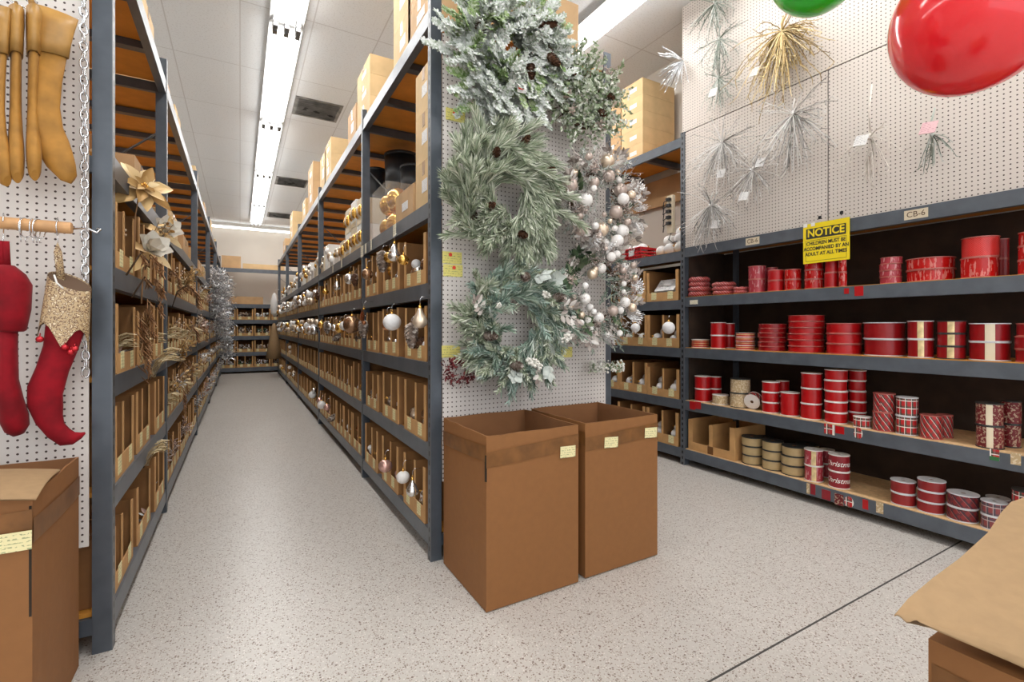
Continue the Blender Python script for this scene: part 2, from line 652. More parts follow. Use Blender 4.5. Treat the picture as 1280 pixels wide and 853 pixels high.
def make_fixture():
    t = thing('fluorescent_fixture', 'x', 'ceiling light')
    b = MB()
    L = FIX_L / 2 - .01
    b.box(-.075, .075, -L, L, -.09, 0)
    b.build('housing', M['reflector'], t)
    b = MB()
    for s in (-1, 1):
        b.add([(s * .075, -L, -.02), (s * .155, -L, -.075), (s * .155, L, -.075), (s * .075, L, -.02),
               (s * .075, -L, -.014), (s * .155, -L, -.069), (s * .155, L, -.069), (s * .075, L, -.014)],
              [(0, 1, 2, 3), (4, 5, 6, 7), (0, 1, 5, 4), (2, 3, 7, 6), (1, 2, 6, 5)])
    b.build('reflector', M['reflector'], t)
    b = MB(); b.tube([(0, -L + .03, 0), (0, L - .03, 0)], .019, 10)
    me = b.mesh('tube', M['tube'])
    for x in (-.105, 0, .105):
        put('tube', me, t, (x, 0, -.108))
    b = MB(); b.box(-.022, .022, -.034, .034, -.165, -.07)
    me = b.mesh('lamp_holder', M['holder'])
    for x in (-.105, 0, .105):
        for s in (-1, 1):
            put('lamp_holder', me, t, (x, s * (L - .03), 0))
    ld = bpy.data.lights.new('fluorescent_light', 'AREA')
    ld.shape = 'RECTANGLE'
    ld.size, ld.size_y = .26, FIX_L - .1
    ld.energy = LAMP_W
    ld.color = (1, .985, .965)
    o = bpy.data.objects.new('fluorescent_light', ld)
    COL.objects.link(o)
    o.parent = t
    o.location = (0, 0, -.135)
    ld = bpy.data.lights.new('fluorescent_uplight', 'AREA')   # the tubes' light towards the tray and ceiling
    ld.shape = 'RECTANGLE'
    ld.size, ld.size_y = .26, FIX_L - .1
    ld.energy = LAMP_W * .62
    ld.color = (1, .985, .965)
    o = bpy.data.objects.new('fluorescent_uplight', ld)
    COL.objects.link(o)
    o.parent = t
    o.location = (0, 0, -.15)
    o.rotation_euler = (PI, 0, 0)
    return t


FIX = Template(make_fixture)
for X, nm in ((.41, 'row above the long aisle'), (3.15, 'row above the ribbon aisle'), (-2.6, 'row behind the stocking rack')):  # the last row is unseen, added for its light
    for k in range(-3, 5):
        if nm.endswith('rack') and k > 3:
            continue
        Y = 5.33 + (k - .5) * 2.66
        lab = {'row above the long aisle': 'fluorescent ceiling fixture, %s from the far wall in the row over the long aisle' % ORD[4 - k],
               'row above the ribbon aisle': 'fluorescent ceiling fixture over the ribbon aisle, %s from the far wall' % ORD[4 - k],
               'row behind the stocking rack': 'unseen fluorescent fixture added for light beyond the stocking rack, %s along' % ORD[k + 3]}[nm]
        FIX.place((X, Y, CEIL), lab, 'ceiling light ' + nm)
t = thing('strip_light', 'thin fluorescent strip running along the top of the far wall', 'ceiling light', (0, 16.6, 4.36))
b = MB(); b.box(-3.2, 3.6, .02, .14, -.02, .04); b.build('housing', M['reflector'], t)
b = MB(); b.tube([(-3.15, 0, -.02), (3.55, 0, -.02)], .028, 8); b.build('tube', M['tube'], t)

b = None
for k, (Y, nm) in enumerate(((7.38, 'nearest square ceiling grille, stained and sooty'), (11.35, 'middle square ceiling grille between the light row and rack top'), (14.9, 'farthest square ceiling grille, close to the far wall'))):
    t = thing('ceiling_grille', nm, 'ceiling vent', (.97, Y, CEIL))
    b = MB(); b.box(-.31, .31, -.31, .31, -.012, -.002); b.build('panel', M['grille'], t)
    b = MB()
    for i in range(9):
        y = -.24 + i * .06
        b.obox((0, y, -.02), (.27, 0, 0), (0, .02, .008), (0, .0008, -.002))
    b.build('louvre', M['grille'], t)
    b = MB()
    for i in range(7):
        x, y = R.uniform(-.2, .2), R.uniform(-.08, .08)
        b.add([(x + R.uniform(.02, .06) * math.cos(a * .9), y + R.uniform(.015, .04) * math.sin(a * .9), -.033) for a in range(7)], [tuple(range(7))])
    b.build('stain', M['grille_dark'], t)

# ------------------------------------------------------------------ steel racks
LV = [.172, .665, 1.142, 1.608, 2.08, 3.20]     # tops of the shelf beams
XR, XL, XW = .949, -.4626, 3.769                # aisle faces of the racks and the wall shelving
YR = [2.60, 4.354, 7.08, 9.80, 12.52, 15.24]    # upright positions (their near edges)
YL = [2.555, 4.25, 7.10, 9.95, 12.75, 15.3]
BH = .092


def upright_mesh(h, mirror=False):
    """Angle post: slotted flange on the aisle face (local -x), plain flange facing -y."""
    b = MB()
    b.box(0, .004, -.024, .024, 0, h, 0)
    b.box(.004, .066, -.024, -.020, 0, h, 1)
    b.box(.004, .030, .020, .024, 0, h, 1)
    if mirror:
        b.v = [(-x, y, z) for x, y, z in b.v]
        b.f = [f[::-1] for f in b.f]
    return b.mesh('upright', [M['slot'], M['steel']])


UPR = upright_mesh(3.30)
UPR_M = upright_mesh(3.30, True)
UPR_TALL = upright_mesh(3.26)


def rack(name, label, x0, depth, ys, levels, flip, top=3.22, back=None, braces=True, cross_lv=None):
    """A run of shelving whose aisle face is the plane x0 and which reaches DEPTH behind it."""
    t = thing(name, label, 'shelving')
    s = -1 if flip else 1
    for y in ys:
        put('upright', UPR_M if flip else UPR, t, (x0, y + .024, 0))
        put('upright', UPR if flip else UPR_M, t, (x0 + s * depth, y + .024, 0))
    for i in range(len(ys) - 1):
        y0, y1 = ys[i] + .05, ys[i + 1]
        for k, z in enumerate(levels):
            b = MB()
            b.box(x0 + s * .004, x0 + s * .034, y0, y1, z - BH, z)
            b.box(x0 + s * .034, x0 + s * .05, y0, y1, z - BH, z - BH + .006)
            b.build('beam', M['beam'], t)
            b = MB()
            b.box(x0 + s * (depth - .004), x0 + s * (depth - .034), y0, y1, z - BH, z)
            b.build('beam', M['beam'], t)
            topmost = k == len(levels) - 1
            if topmost:
                n = max(2, round((y1 - y0) / .62))
                for j in range(n):
                    a = y0 + (y1 - y0) * j / n
                    c = y0 + (y1 - y0) * (j + 1) / n
                    b = MB()
                    b.box(x0 + s * .036, x0 + s * (depth - .036), a + .004, c - .004, z - .022 - (.006 if j % 2 else 0), z - .004)
                    b.m[1] = 1                              # unseen upper face, greyed to neutralise ceiling bounce
                    b.build('shelf_board', [M['board'], M['board_top']], t)
                    if j == 0:
                        continue
                    b = MB()
                    b.box(x0 + s * .036, x0 + s * (depth - .036), a - .03, a + .03, z - .075, z - .03)
                    b.build('crossbar', M['steel'], t)
            else:
                b = MB()
                b.box(x0 + s * .036, x0 + s * (depth - .036), y0 - .03, y1 + .01, z - .022, z - .003)
                b.build('shelf_board', M['board'], t)
    for i, y in enumerate(ys):
        for z in (levels[0], levels[-1] if i else levels[4]):
            b = MB(); b.box(x0 + s * .06, x0 + s * (depth - .06), y + .004, y + .034, z - BH, z - .024)
            b.build('crossbar', M['steel'], t)
        if braces and i:
            b = MB(); b.bar((x0 + s * .03, y + .02, 2.78), (x0 + s * .62, y + .02, 2.25), .028, .006); b.build('brace', M['steel'], t)
    if back:
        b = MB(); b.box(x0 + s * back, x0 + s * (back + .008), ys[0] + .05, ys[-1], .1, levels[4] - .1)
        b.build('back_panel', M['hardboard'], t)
    return t


RACK_R = rack('steel_rack', 'long grey steel rack of ornament bins running behind the wreath panel', XR, 1.35, YR, LV, False, back=.60)
RACK_L = rack('steel_rack', 'long grey steel rack of dried florals running behind the stocking panel', XL, 1.31, YL, LV[:5] + [3.14], True, back=.60)

# wall shelving: near section with pegboard above, next section full height
LW = [.157, .631, 1.146, 1.640, 2.124]
YW = [.20, 3.202, 5.6]
t = thing('shelving_unit', 'grey steel shelving along the wall holding the red ribbon spools', 'shelving')
for y in YW[:2]:
    put('upright', UPR_TALL, t, (XW, y + .024, 0), (0, 0, 0))
    put('upright', UPR_TALL, t, (XW + .6, y + .024, 0), (0, 0, PI))
for z in LW:
    b = MB(); b.box(XW + .004, XW + .034, YW[0] + .05, YW[1], z - BH, z); b.box(XW + .034, XW + .05, YW[0] + .05, YW[1], z - BH, z - BH + .006); b.build('beam', M['beam'], t)
    b = MB(); b.box(XW + .014, XW + .59, YW[0] + .05, YW[1], z - .016, z + .004); b.build('shelf_board', M['board_edge'] if z < 1 else M['board'], t)
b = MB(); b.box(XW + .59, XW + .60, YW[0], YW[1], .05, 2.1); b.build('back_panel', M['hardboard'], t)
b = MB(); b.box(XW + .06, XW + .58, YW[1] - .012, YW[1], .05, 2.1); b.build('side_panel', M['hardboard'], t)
for z in (.9, 1.75):
    b = MB(); b.box(XW + .40, XW + .44, 2.92, 2.96, z - .75, z + .4); b.build('inner_post', M['steel'], t)
t2 = thing('shelving_unit', 'taller grey steel shelving holding white balls and cartons, beyond the pegboard', 'shelving')
YS = YW[1] + .05
put('upright', UPR_TALL, t2, (XW, YW[2], 0))
put('upright', UPR_TALL, t2, (XW + .6, YW[2], 0), (0, 0, PI))
for z in [.157, .631, 1.142, 1.617, 2.10, 3.22]:
    b = MB(); b.box(XW + .004, XW + .034, YS, YW[2], z - BH, z); b.build('beam', M['beam'], t2)
    b = MB(); b.box(XW + .036, XW + .59, YS - .02, YW[2], z - .02, z - .002); b.build('shelf_board', M['board'], t2)
for y in (3.75, 4.35, 4.95):
    b = MB(); b.box(XW + .036, XW + .59, y - .025, y + .025, 3.22 - .085, 3.22 - .026); b.build('crossbar', M['steel'], t2)
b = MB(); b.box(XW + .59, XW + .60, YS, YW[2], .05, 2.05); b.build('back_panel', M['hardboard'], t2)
b = MB(); b.box(XW + .60, XW + .63, YS, YW[2], 2.80, 3.12); b.build('back_rail', M['carton_tan'], t2)

# shelving against the far wall
XF0, XF1, YF = -1.9, 2.5, 15.86
t3 = thing('far_shelving', 'dark grey steel shelving crossing the end of the long aisle', 'shelving')
for x in (-.62, 1.9):
    put('upright', UPR, t3, (x, YF, 0), (0, 0, PI / 2))
for z in [.172, .62, 1.09, 1.56, 2.02, 3.05]:
    b = MB(); b.box(XF0, XF1, YF + .004, YF + .034, z - BH - .02, z); b.build('beam', M['beam'], t3)
    b = MB(); b.box(XF0, XF1, YF + .036, YF + .62, z - .02, z - .002); b.build('shelf_board', M['board'], t3)
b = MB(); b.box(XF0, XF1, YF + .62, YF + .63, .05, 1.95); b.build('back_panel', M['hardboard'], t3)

# ------------------------------------------------------------------ pegboard panels
PY = 2.585
t = thing('pegboard_panel', 'pale pegboard closing the rack end, hung with wreaths', 'pegboard')
b = MB(); b.box(1.016, 2.236, PY, PY + .008, .457, 3.05); b.build('board', M['peg_x'], t)
PLY = 2.55
t = thing('pegboard_panel', 'pale pegboard closing the rack end, hung with Christmas stockings', 'pegboard')
b = MB(); b.box(-1.70, -.538, PLY, PLY + .008, .452, 3.30); b.build('board', M['peg_x'], t)
b = MB(); b.box(-1.70, -.60, PLY + .02, PLY + .04, .115, .145); b.build('end_shelf_edge', M['board'], t)
t = thing('pegboard_panel', 'lower pegboard sheet above the ribbon shelves, hung with silver sprays', 'pegboard')
XP = XW + .012
s1, s2 = on_x(1035, 185, XP), on_x(853, 167, XP)
YSM, ZSM = s1.y, s2.z
b = MB(); b.box(XP, XP + .01, YSM + .004, YW[1] + .035, 2.126, ZSM - .004); b.build('board', M['peg_y'], t)
b = MB()
for (x, y) in ((1025, 272),):
    p = on_x(x, y, XP); b.obox(p, (.004, 0, 0), (0, .011, 0), (0, 0, .011))
b.build('bolt', M['black'], t)
t = thing('pegboard_panel', 'lower pegboard sheet beside the red balloon, above the ribbon shelves', 'pegboard')
b = MB(); b.box(XP, XP + .01, -.6, YSM - .004, 2.126, ZSM - .004); b.build('board', M['peg_y'], t)
b = MB()
p = on_x(1052, 266, XP); b.obox(p, (.004, 0, 0), (0, .011, 0), (0, 0, .011))
b.build('bolt', M['black'], t)
t = thing('pegboard_panel', 'upper pegboard sheet reaching the ceiling above the ribbon shelves', 'pegboard')
b = MB(); b.box(XP, XP + .01, -.6, YW[1] + .035, ZSM + .004, CEIL - .005); b.build('board', M['peg_y'], t)
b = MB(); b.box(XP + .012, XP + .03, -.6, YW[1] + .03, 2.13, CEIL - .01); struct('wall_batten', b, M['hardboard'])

# ------------------------------------------------------------------ kraft bins with cut-out fronts
def bin_meshes(W, Dp, Hh, lip, nc, fl):
    """Front at local x = 0 opening to -x, width along y, base at z = 0."""
    e = .005
    b = MB()
    b.box(0, Dp, -W / 2, W / 2, 0, e)
    b.box(Dp - e, Dp, -W / 2, W / 2, e, Hh)
    for s in (-1, 1):
        y0, y1 = sorted((s * W / 2, s * (W / 2 - e)))
        b.box(e, Dp - e, y0, y1, e, Hh)
        y0, y1 = sorted((s * W / 2, s * (W / 2 - fl)))
        b.box(0, e, y0, y1, lip, Hh)
    b.box(0, e, -W / 2, W / 2, e, lip)
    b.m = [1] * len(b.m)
    for k in range(len(b.f)):                       # front panel stays pale, other faces take the shaded colour
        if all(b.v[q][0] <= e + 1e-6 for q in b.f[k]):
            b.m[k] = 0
    body = b.mesh('bin_body', [M['bin'], M['bin_shade']])
    dv = []
    for k in range(1, nc):
        y = -W / 2 + W * k / nc
        b = MB(); b.box(e + .003, Dp - e - .002, y - .004, y + .004, e + .001, Hh - .006)
        b.box(e + .001, e + .006, y - .011, y + .011, lip * .5, Hh - .004)
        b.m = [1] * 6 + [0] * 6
        dv.append(b.mesh('divider', [M['bin'], M['bin_shade']]))
    return body, dv


tb = MB(); tb.box(-.0022, -.0004, -.034, .034, 0, .078)
TAG = tb.mesh('price_tag', M['tag'])
KINDS = []
for (W, Hh, lip, nc) in ((.425, .335, .095, 2), (.425, .295, .08, 2), (.425, .345, .10, 2), (.425, .31, .09, 1)):
    body, dv = bin_meshes(W, .5, Hh, lip, nc, .034)
    KINDS.append((W, Hh, lip, nc, body, dv))


def make_bin(k, loc, rz, label, group, simple=False):
    W, Hh, lip, nc, body, dv = KINDS[k]
    t = thing('kraft_bin', label, 'storage bin', loc, rz, group)
    put('bin_body', body, t)
    for d in dv:
        put('divider', d, t)
    for c in range(max(nc, 2) if not simple else 2):
        n = max(nc, 2) if not simple else 2
        y = -W / 2 + W * (c + .5) / n + R.uniform(-.02, .02)
        put('price_tag', TAG, t, (0, y, R.uniform(.012, .022)), (R.uniform(-.05, .05), 0, 0))
    return t


SHELF = ['lowest', 'second', 'third', 'fourth', 'fifth']
UPN = ['first', 'second', 'third', 'fourth', 'fifth', 'last']
SLOTS = {'R': [], 'L': [], 'F': [], 'W': []}     # (bin spec) places to fill with goods


def fill_rack(key, x0, ys, rz, rname, levels):
    s = 1 if key == 'R' else -1
    for li, z in enumerate(levels):
        for i in range(len(ys) - 1):
            y0, y1 = ys[i] + .055, ys[i + 1] - .008
            n = int((y1 - y0) / .432)
            for j in range(n):
                yc = y0 + (y1 - y0) * (j + .5) / n
                k = R.choice((0, 0, 0, 1, 1, 2, 3))
                if key == 'R' and i == 0:
                    k = [[0, 0, 0, 2], [0, 0, 1, 0], [0, 2, 0, 1], [3, 0, 2, 1]][li][j % 4]
                lab = 'kraft bin with yellow tags, %s past the %s upright, %s shelf of the %s' % (ORD[j], UPN[i], SHELF[li], rname)
                x = x0 + s * (.006 + R.uniform(0, .012))
                make_bin(k, (x, yc, z), rz, lab, 'kraft bins on the ' + rname)
                SLOTS[key].append(dict(k=k, x=x, y=yc, z=z, s=s, li=li, i=i, j=j, ref='%s bin past %s upright, %s shelf, %s' % (ORD[j], UPN[i], SHELF[li], rname)))


fill_rack('R', XR, YR, 0, 'wreath-end rack', LV[:4])
fill_rack('L', XL, YL, PI, 'stocking-end rack', LV[:4])
for li, z in enumerate([.172, .62, 1.09, 1.56]):
    for j in range(7):
        x = -.55 + .45 * j + .225
        if x > 1.9:
            continue
        k = R.choice((0, 1, 3))
        lab = 'kraft bin, %s from the stocking rack on the %s shelf of the far shelving' % (ORD[j], SHELF[li])
        make_bin(k, (x, YF + .008, z), PI / 2, lab, 'kraft bins on the far shelving', True)
        SLOTS['F'].append(dict(x=x, y=YF, z=z, li=li, j=j, k=k))

# ------------------------------------------------------------------ cartons
def carton(name, label, c, size, rz=0, matn='carton', group=None, tape=True, lab=None, flap=False, cat='box'):
    """Closed carton, C the middle of its base."""
    t = thing(name, label, cat, c, rz, group)
    a, d, h = size[0] / 2, size[1] / 2, size[2]
    b = MB(); b.box(-a, a, -d, d, 0, h); b.box(-a * .998, a * .998, -.002, .002, h, h + .001)
    b.build('carton_body', M[matn], t)
    if tape:
        b = MB(); b.box(-a - .0012, a + .0012, -.025, .025, h * .72, h + .0015); b.build('tape', M['tape_clear'], t)
    for side in (lab or ''):
        b = MB()
        if side == 'x':
            b.box(-a - .0015, -a - .0004, -d * .45, d * .2, h * .36, h * .62)
        elif side == 'X':
            b.box(a + .0004, a + .0015, -d * .55, d * .45, h * .3, h * .72)
        else:
            b.box(-a * .5, a * .4, -d - .0015, -d - .0004, h * .3, h * .72)
        b.build('shipping_label', M['tag_white'], t)
    if flap:
        b = MB(); b.obox((-a * .45, 0, h + .05), (a * .55, 0, .05), (0, d * .98, 0), (.0015, 0, .0025)); b.build('flap', M[matn], t)
    return t


def open_box(name, label, x0, x1, y0, y1, h, tags, slit=None, corner_flap=False):
    t = thing(name, label, 'box', ((x0 + x1) / 2, (y0 + y1) / 2, 0))
    a, d = (x1 - x0) / 2, (y1 - y0) / 2
    e = .007
    b = MB()
    z0, z1 = .006, h
    n = 6
    # outer and inner wall rings with a faintly bowed rim
    ring = []
    pts = []
    for (px, py, qx, qy) in ((-a, -d, a, -d), (a, -d, a, d), (a, d, -a, d), (-a, d, -a, -d)):
        for i in range(n):
            f = i / n
            bow = math.sin(f * PI) * .006
            x, y = px + (qx - px) * f, py + (qy - py) * f
            L = math.hypot(qx - px, qy - py)
            nx, ny = (qy - py) / L, -(qx - px) / L
            pts.append((x, y, nx * bow, ny * bow, R.uniform(-.003, .003) if i else 0))
    k = len(pts)
    vs = [(x, y, z0) for x, y, *_ in pts]
    vs += [(x + u, y + v, h * .6) for x, y, u, v, _ in pts]
    vs += [(x + u * .4, y + v * .4, z1 + wv) for x, y, u, v, wv in pts]
    sc = lambda x, q: x * (1 - e / q)
    vs += [(sc(x, a) + u * .4, sc(y, d) + v * .4, z1 + wv) for x, y, u, v, wv in pts]
    vs += [(sc(x, a) + u, sc(y, d) + v, h * .6) for x, y, u, v, _ in pts]
    vs += [(sc(x, a), sc(y, d), z0 + .006) for x, y, *_ in pts]
    fs, ms = [], []
    base = len(b.v)
    b.v.extend(vs)
    for r in range(5):
        for i in range(k):
            j = (i + 1) % k
            b.face((base + r * k + i, base + r * k + j, base + (r + 1) * k + j, base + (r + 1) * k + i), 0 if r < 3 else 1)
    b.face([base + i for i in range(k)][::-1], 0)
    b.face([base + 5 * k + i for i in range(k)], 1)
    b.build('box_body', [M['kraft'], M['kraft_in']], t)
    tw = .075
    tz = h - .15
    b = MB()
    for (px, py, qx, qy, dz) in ((-a, -d, a, -d, .03), (a, -d, a, d, .0), (-a, d, -a, -d, .03)):
        L = math.hypot(qx - px, qy - py)
        nx, ny = (qy - py) / L * .0078, -(qx - px) / L * .0078
        m = 8
        row = []
        for i in range(m + 1):
            f = i / m
            bow = math.sin(f * PI) * .0045
            x, y = px + (qx - px) * f + nx * (.35 + bow / .006), py + (qy - py) * f + ny * (.35 + bow / .006)
            zz = tz + dz * f
            row.append(((x, y, zz), (x, y, zz + tw)))
        for i in range(m):
            b.quad(row[i][0], row[i + 1][0], row[i + 1][1], row[i][1])
    b.build('tape_band', M['tape'], t)
    for (fx, zc, rot) in tags:
        b = MB(); b.obox((0, 0, 0), (.048, 0, 0), (0, .0008, 0), (0, 0, .029))
        o = b.build('price_tag', M['tag'], t)
        o.location = (-a + 2 * a * fx, -d - .0115, zc)
        o.rotation_euler = (0, rot, 0)
    if slit:
        b = MB(); b.box(slit[0] * a - .003, slit[0] * a + .003, -d - .0015, -d + .01, slit[1], slit[2]); b.box(slit[0] * a * 1.002 - .002, slit[0] * a * 1.002 + .002, -d, -d + .012, slit[1], slit[2])
        b.build('slit', M['dark_slot'], t)
    if corner_flap:
        b = MB()
        o = Vector(((x0 + x1) / 2, (y0 + y1) / 2, 0))
        A, B_, C_, D_ = (Vector(q) - o for q in ((-.556, 2.275, .842), (-.533, 1.952, .838), (-.96, 1.985, .862), (-.96, 2.19, .872)))
        vs = []
        for i in range(9):
            for j in range(7):
                f, g = i / 8, j / 6
                q = A.lerp(B_, g).lerp(D_.lerp(C_, g), f)
                q.z += .022 * math.sin(f * PI) * (1 - .5 * g) + .010 * math.sin(g * PI) - .02 * max(0, g - .7) * (1 - f)
                vs.append(tuple(q))
        fs = [(i * 7 + j, (i + 1) * 7 + j, (i + 1) * 7 + j + 1, i * 7 + j + 1) for i in range(8) for j in range(6)]
        b.add(vs, fs, 0, True)
        b.add([(x, y, z - .003) for x, y, z in vs], [f[::-1] for f in fs], 0, True)
        b.build('bent_flap', M['paper'], t)
    return t


open_box('cardboard_box', 'tall open cardboard box with one tag, standing by the rack upright below the burgundy wreath', 1.006, 1.548, 2.005, 2.545, .834, [(.86, .705, .03)], (-1, .62, .745))
open_box('cardboard_box', 'tall open cardboard box with two tags, standing below the small white-berry wreath', 1.602, 2.140, 2.015, 2.555, .833, [(.32, .715, .06), (.88, .735, .05)])
open_box('cardboard_box', 'tall cardboard box with a folded-over paper flap, below the red stockings', -1.13, -.555, 2.004, 2.49, .835, [(.92, .70, 0)], (.985, .46, .80), True)

# carton with brown paper on top, nearest the camera
t = thing('cardboard_box', 'taped cardboard box topped with loose brown paper, in the near corner by the ribbon aisle', 'box', (1.34, .07, 0))
b = MB(); b.box(-.285, .285, -.30, .295, .004, .80); b.build('box_body', M['kraft'], t)
b = MB()
for z0, dz in ((.60, .05), (.70, -.03)):
    b.quad((-.2865, .29, z0), (-.2865, -.28, z0 + dz), (-.2865, -.28, z0 + dz + .07), (-.2865, .29, z0 + .06))
b.build('tape', M['tape'], t)
b = MB()
px = [((1117, 770), .98), ((1135, 751), 1.03), ((1165, 726), 1.10), ((1200, 698), 1.22), ((1235, 664), 1.36), ((1252, 638), 1.48), ((1264, 627), 1.58), ((1285, 622), 1.66)]
far_edge = [on_x(p[0], p[1], X) for p, X in px]
near = [(1.045, .33, .835), (1.05, .26, .828), (1.06, .18, .822), (1.07, .10, .822), (1.07, .02, .824), (1.08, -.10, .83), (1.10, -.22, .84), (1.14, -.34, .85)]
rows = []
m = 9
for i, (a, c) in enumerate(zip(far_edge, near)):
    a, c = Vector(a), Vector(c)
    if i == 0:
        c = a + Vector((.02, -.03, -.004))
    row = []
    for j in range(m):
        f = j / (m - 1)
        p = a.lerp(c, f)
        p.z += .02 * math.sin(f * PI) * (i / 7) + .004 * math.sin(f * 9 + i)
        row.append(p)
    rows.append(row)
vs = [tuple(p - Vector((1.34, .07, 0))) for row in rows for p in row]
fs = [(i * m + j, i * m + j + 1, (i + 1) * m + j + 1, (i + 1) * m + j) for i in range(7) for j in range(m - 1)]
b.add(vs, fs, 0, True)
b.add([(x, y, z - .002) for x, y, z in vs], [f[::-1] for f in fs], 0, True)
b.build('brown_paper', M['paper'], t)

# box on the lowest shelf of the stocking rack, seen under the pegboard
carton('cardboard_box', 'plain carton on the lowest shelf under the stocking pegboard', (-.84, 2.80, .170), (.60, .38, .285), 0, 'kraft', tape=False)
carton('cardboard_box', 'plain carton on the lowest shelf behind the tall open boxes', (1.62, 2.86, .170), (.55, .38, .27), 0, 'kraft', tape=False)

# cartons on top of the racks and on the upper shelves
ZT = 3.198
for k, (y, w_, d_, hs, nm) in enumerate((
        (2.92, .46, .34, (.24, .24, .22), 'pale carton at the near end of the rack top beside the wreaths'),
        (3.30, .40, .36, (.30, .28), 'upright pale carton next along the rack top beside the wreaths'),
        (4.50, .52, .50, (.19, .19, .17), 'pale carton in the stack above the second upright of the ornament rack'),
        (5.02, .40, .36, (.36,), 'small tan carton just behind the second upright stack on the rack top'),
        (6.55, .5, .36, (.34, .2), 'pale carton before the third upright on the ornament rack top'),
        (6.98, .5, .40, (.52,), 'white-sided carton over the third upright on the ornament rack top'),
        (8.3, .6, .55, (.45, .30), 'pinkish carton between third and fourth upright on the ornament rack top'),
        (9.2, .5, .4, (.4,), 'slim carton before the fourth upright on the ornament rack top'),
        (11.6, .6, .5, (.42, .25), 'pale carton between fourth and fifth upright on the ornament rack top'),
        (13.6, .6, .5, (.40,), 'distant carton near the far end of the ornament rack top'))):
    z = ZT
    for i, hh in enumerate(hs):
        pos = '' if len(hs) == 1 else ', ' + (['bottom', 'top'] if len(hs) == 2 else ['bottom', 'middle', 'top'])[i]
        carton('carton', nm + pos, (XR + .04 + d_ / 2, y, z), (d_, w_, hh), 0, 'carton' if k % 3 else 'carton_tan', 'cartons on the ornament rack top', True, 'x')
        z += hh + .002
carton('carton', 'large tan carton over the wreath pegboard on the rack top', (1.62, 2.93, ZT), (.86, .55, .40), 0, 'carton_tan', None, False)
for k, (y, hh, m_) in enumerate(((3.2, .14, 'black'), (3.75, .22, 'carton'), (4.6, .16, 'carton_tan'), (5.4, .2, 'carton'), (7.6, .3, 'carton'), (9.4, .24, 'carton_tan'), (11.4, .35, 'carton'), (13.5, .3, 'carton'))):
    carton('carton', 'carton on the stocking rack top, %s from the near end' % ORD[k], (XL - .25, y, 3.138), (.42, .44, hh), 0, 'carton' if m_ == 'black' else m_, 'cartons on the stocking rack top', m_ != 'black')

# fifth level, ornament rack: cartons, clear packs, dark canisters
Z5 = LV[4] - .002
z = Z5
for i, hh in enumerate((.30, .30, .28)):
    carton('carton', 'pale carton stacked behind the slotted near upright of the ornament rack, %s' % ['bottom', 'middle', 'top'][i], (1.17, 2.84, z), (.36, .30, hh), 0, 'carton', None, True, 'x')
    z += hh + .002
carton('carton', 'brown carton with its lid flap sprung open beside the gold ball pack', (1.12, 3.25, Z5), (.26, .40, .22), 0, 'carton_tan', None, False, 'x', True)
M['clear'] = plain('clear_plastic', (.95, .93, .9), .12)
M['clear'].node_tree.nodes['Principled BSDF'].inputs['Alpha'].default_value = .07


def ball_pack(label, c, size, cols, nx, ny, nz, r, group=None, lid='clear'):
    t = thing('ornament_pack', label, 'ornament pack', c, 0, group)
    a, d, h = size[0] / 2, size[1] / 2, size[2]
    k = 0
    for iz in range(nz):
        for iy in range(ny):
            for ix in range(nx):
                bb = MB(); bb.ball((-a + 2 * a * (ix + .5) / nx, -d + 2 * d * (iy + .5) / ny, r + .004 + iz * (h - .008) / nz), r, 14, 9)
                bb.build('bauble', M[cols[k % len(cols)]], t)
                k += 1
    b = MB()
    e = .0015
    for (x0, x1, y0, y1, z0, z1) in ((-a, a, -d, d, h - e, h), (-a, -a + e, -d, d, 0, h - e), (a - e, a, -d, d, 0, h - e), (-a, a, -d, -d + e, 0, h - e), (-a, a, d - e, d, 0, h - e)):
        b.box(x0, x1, y0, y1, z0, z1)
    b.build('clear_case', M['clear'], t)
    b = MB(); b.box(-a, a, -d, d, -.0015, 0); b.build('base_card', M['cream'], t)
    return t


ball_pack('clear case of big gold balls on the shelf before the second upright', (1.10, 3.88, Z5 + .002), (.25, .44, .40), ['gold'], 1, 2, 2, .092)
for k, (y, hh) in enumerate(((4.62, .24), (4.90, .26), (5.2, .25), (5.5, .22))):
    for i in range(2 if k < 3 else 1):
        t = thing('gift_pack', 'clear-fronted gold and white ornament pack, %s past the second upright, %s' % (ORD[k], ['lower', 'upper'][i]), 'ornament pack', (1.09, y, Z5 + i * (hh + .002)), 0, 'clear-fronted packs past the second upright')
        b = MB(); b.box(-.11, .11, -.115, .115, 0, hh); b.build('pack_body', M['cream' if (k + i) % 2 else 'white_paper'], t)
        for q in range(3):
            b = MB(); b.ball((-.112, -.07 + .07 * q, hh * .5), .03, 10, 7, sz=1.9); b.build('ornament', M['champagne' if q % 2 else 'gold'], t)
        b = MB(); b.box(-.113, -.111, -.115, .115, 0, hh * .18); b.build('gold_band', M['gold_label'], t)
for k, (x, y, r, h_) in enumerate(((1.22, 4.95, .10, .86), (1.42, 4.72, .17, .97), (1.40, 4.22, .14, .70))):
    t = thing('canister', ['tall black canister with a pale label behind the second upright', 'big black drum at the back between the uprights', 'black drum at the back by the second upright'][k], 'canister', (x, y, Z5))
    b = MB(); b.lathe([(r, 0), (r, h_ * .3), (r * .97, h_ * .31), (r * .97, h_ * .36), (r, h_ * .37), (r, h_ * .68), (r * .97, h_ * .69), (r * .97, h_ * .74), (r, h_ * .75), (r, h_)], 28); b.build('drum', M['black'], t)
    b = MB(); b.lathe([(r * 1.04, h_), (r * 1.04, h_ + .03), (r * .9, h_ + .036)], 28); b.build('lid', M['black'], t)
    if k == 0:
        b = MB(); b.box(-r - .006, -r + .02, -.05, .05, h_ * .4, h_ * .66); b.build('label_card', M['white_paper'], t)
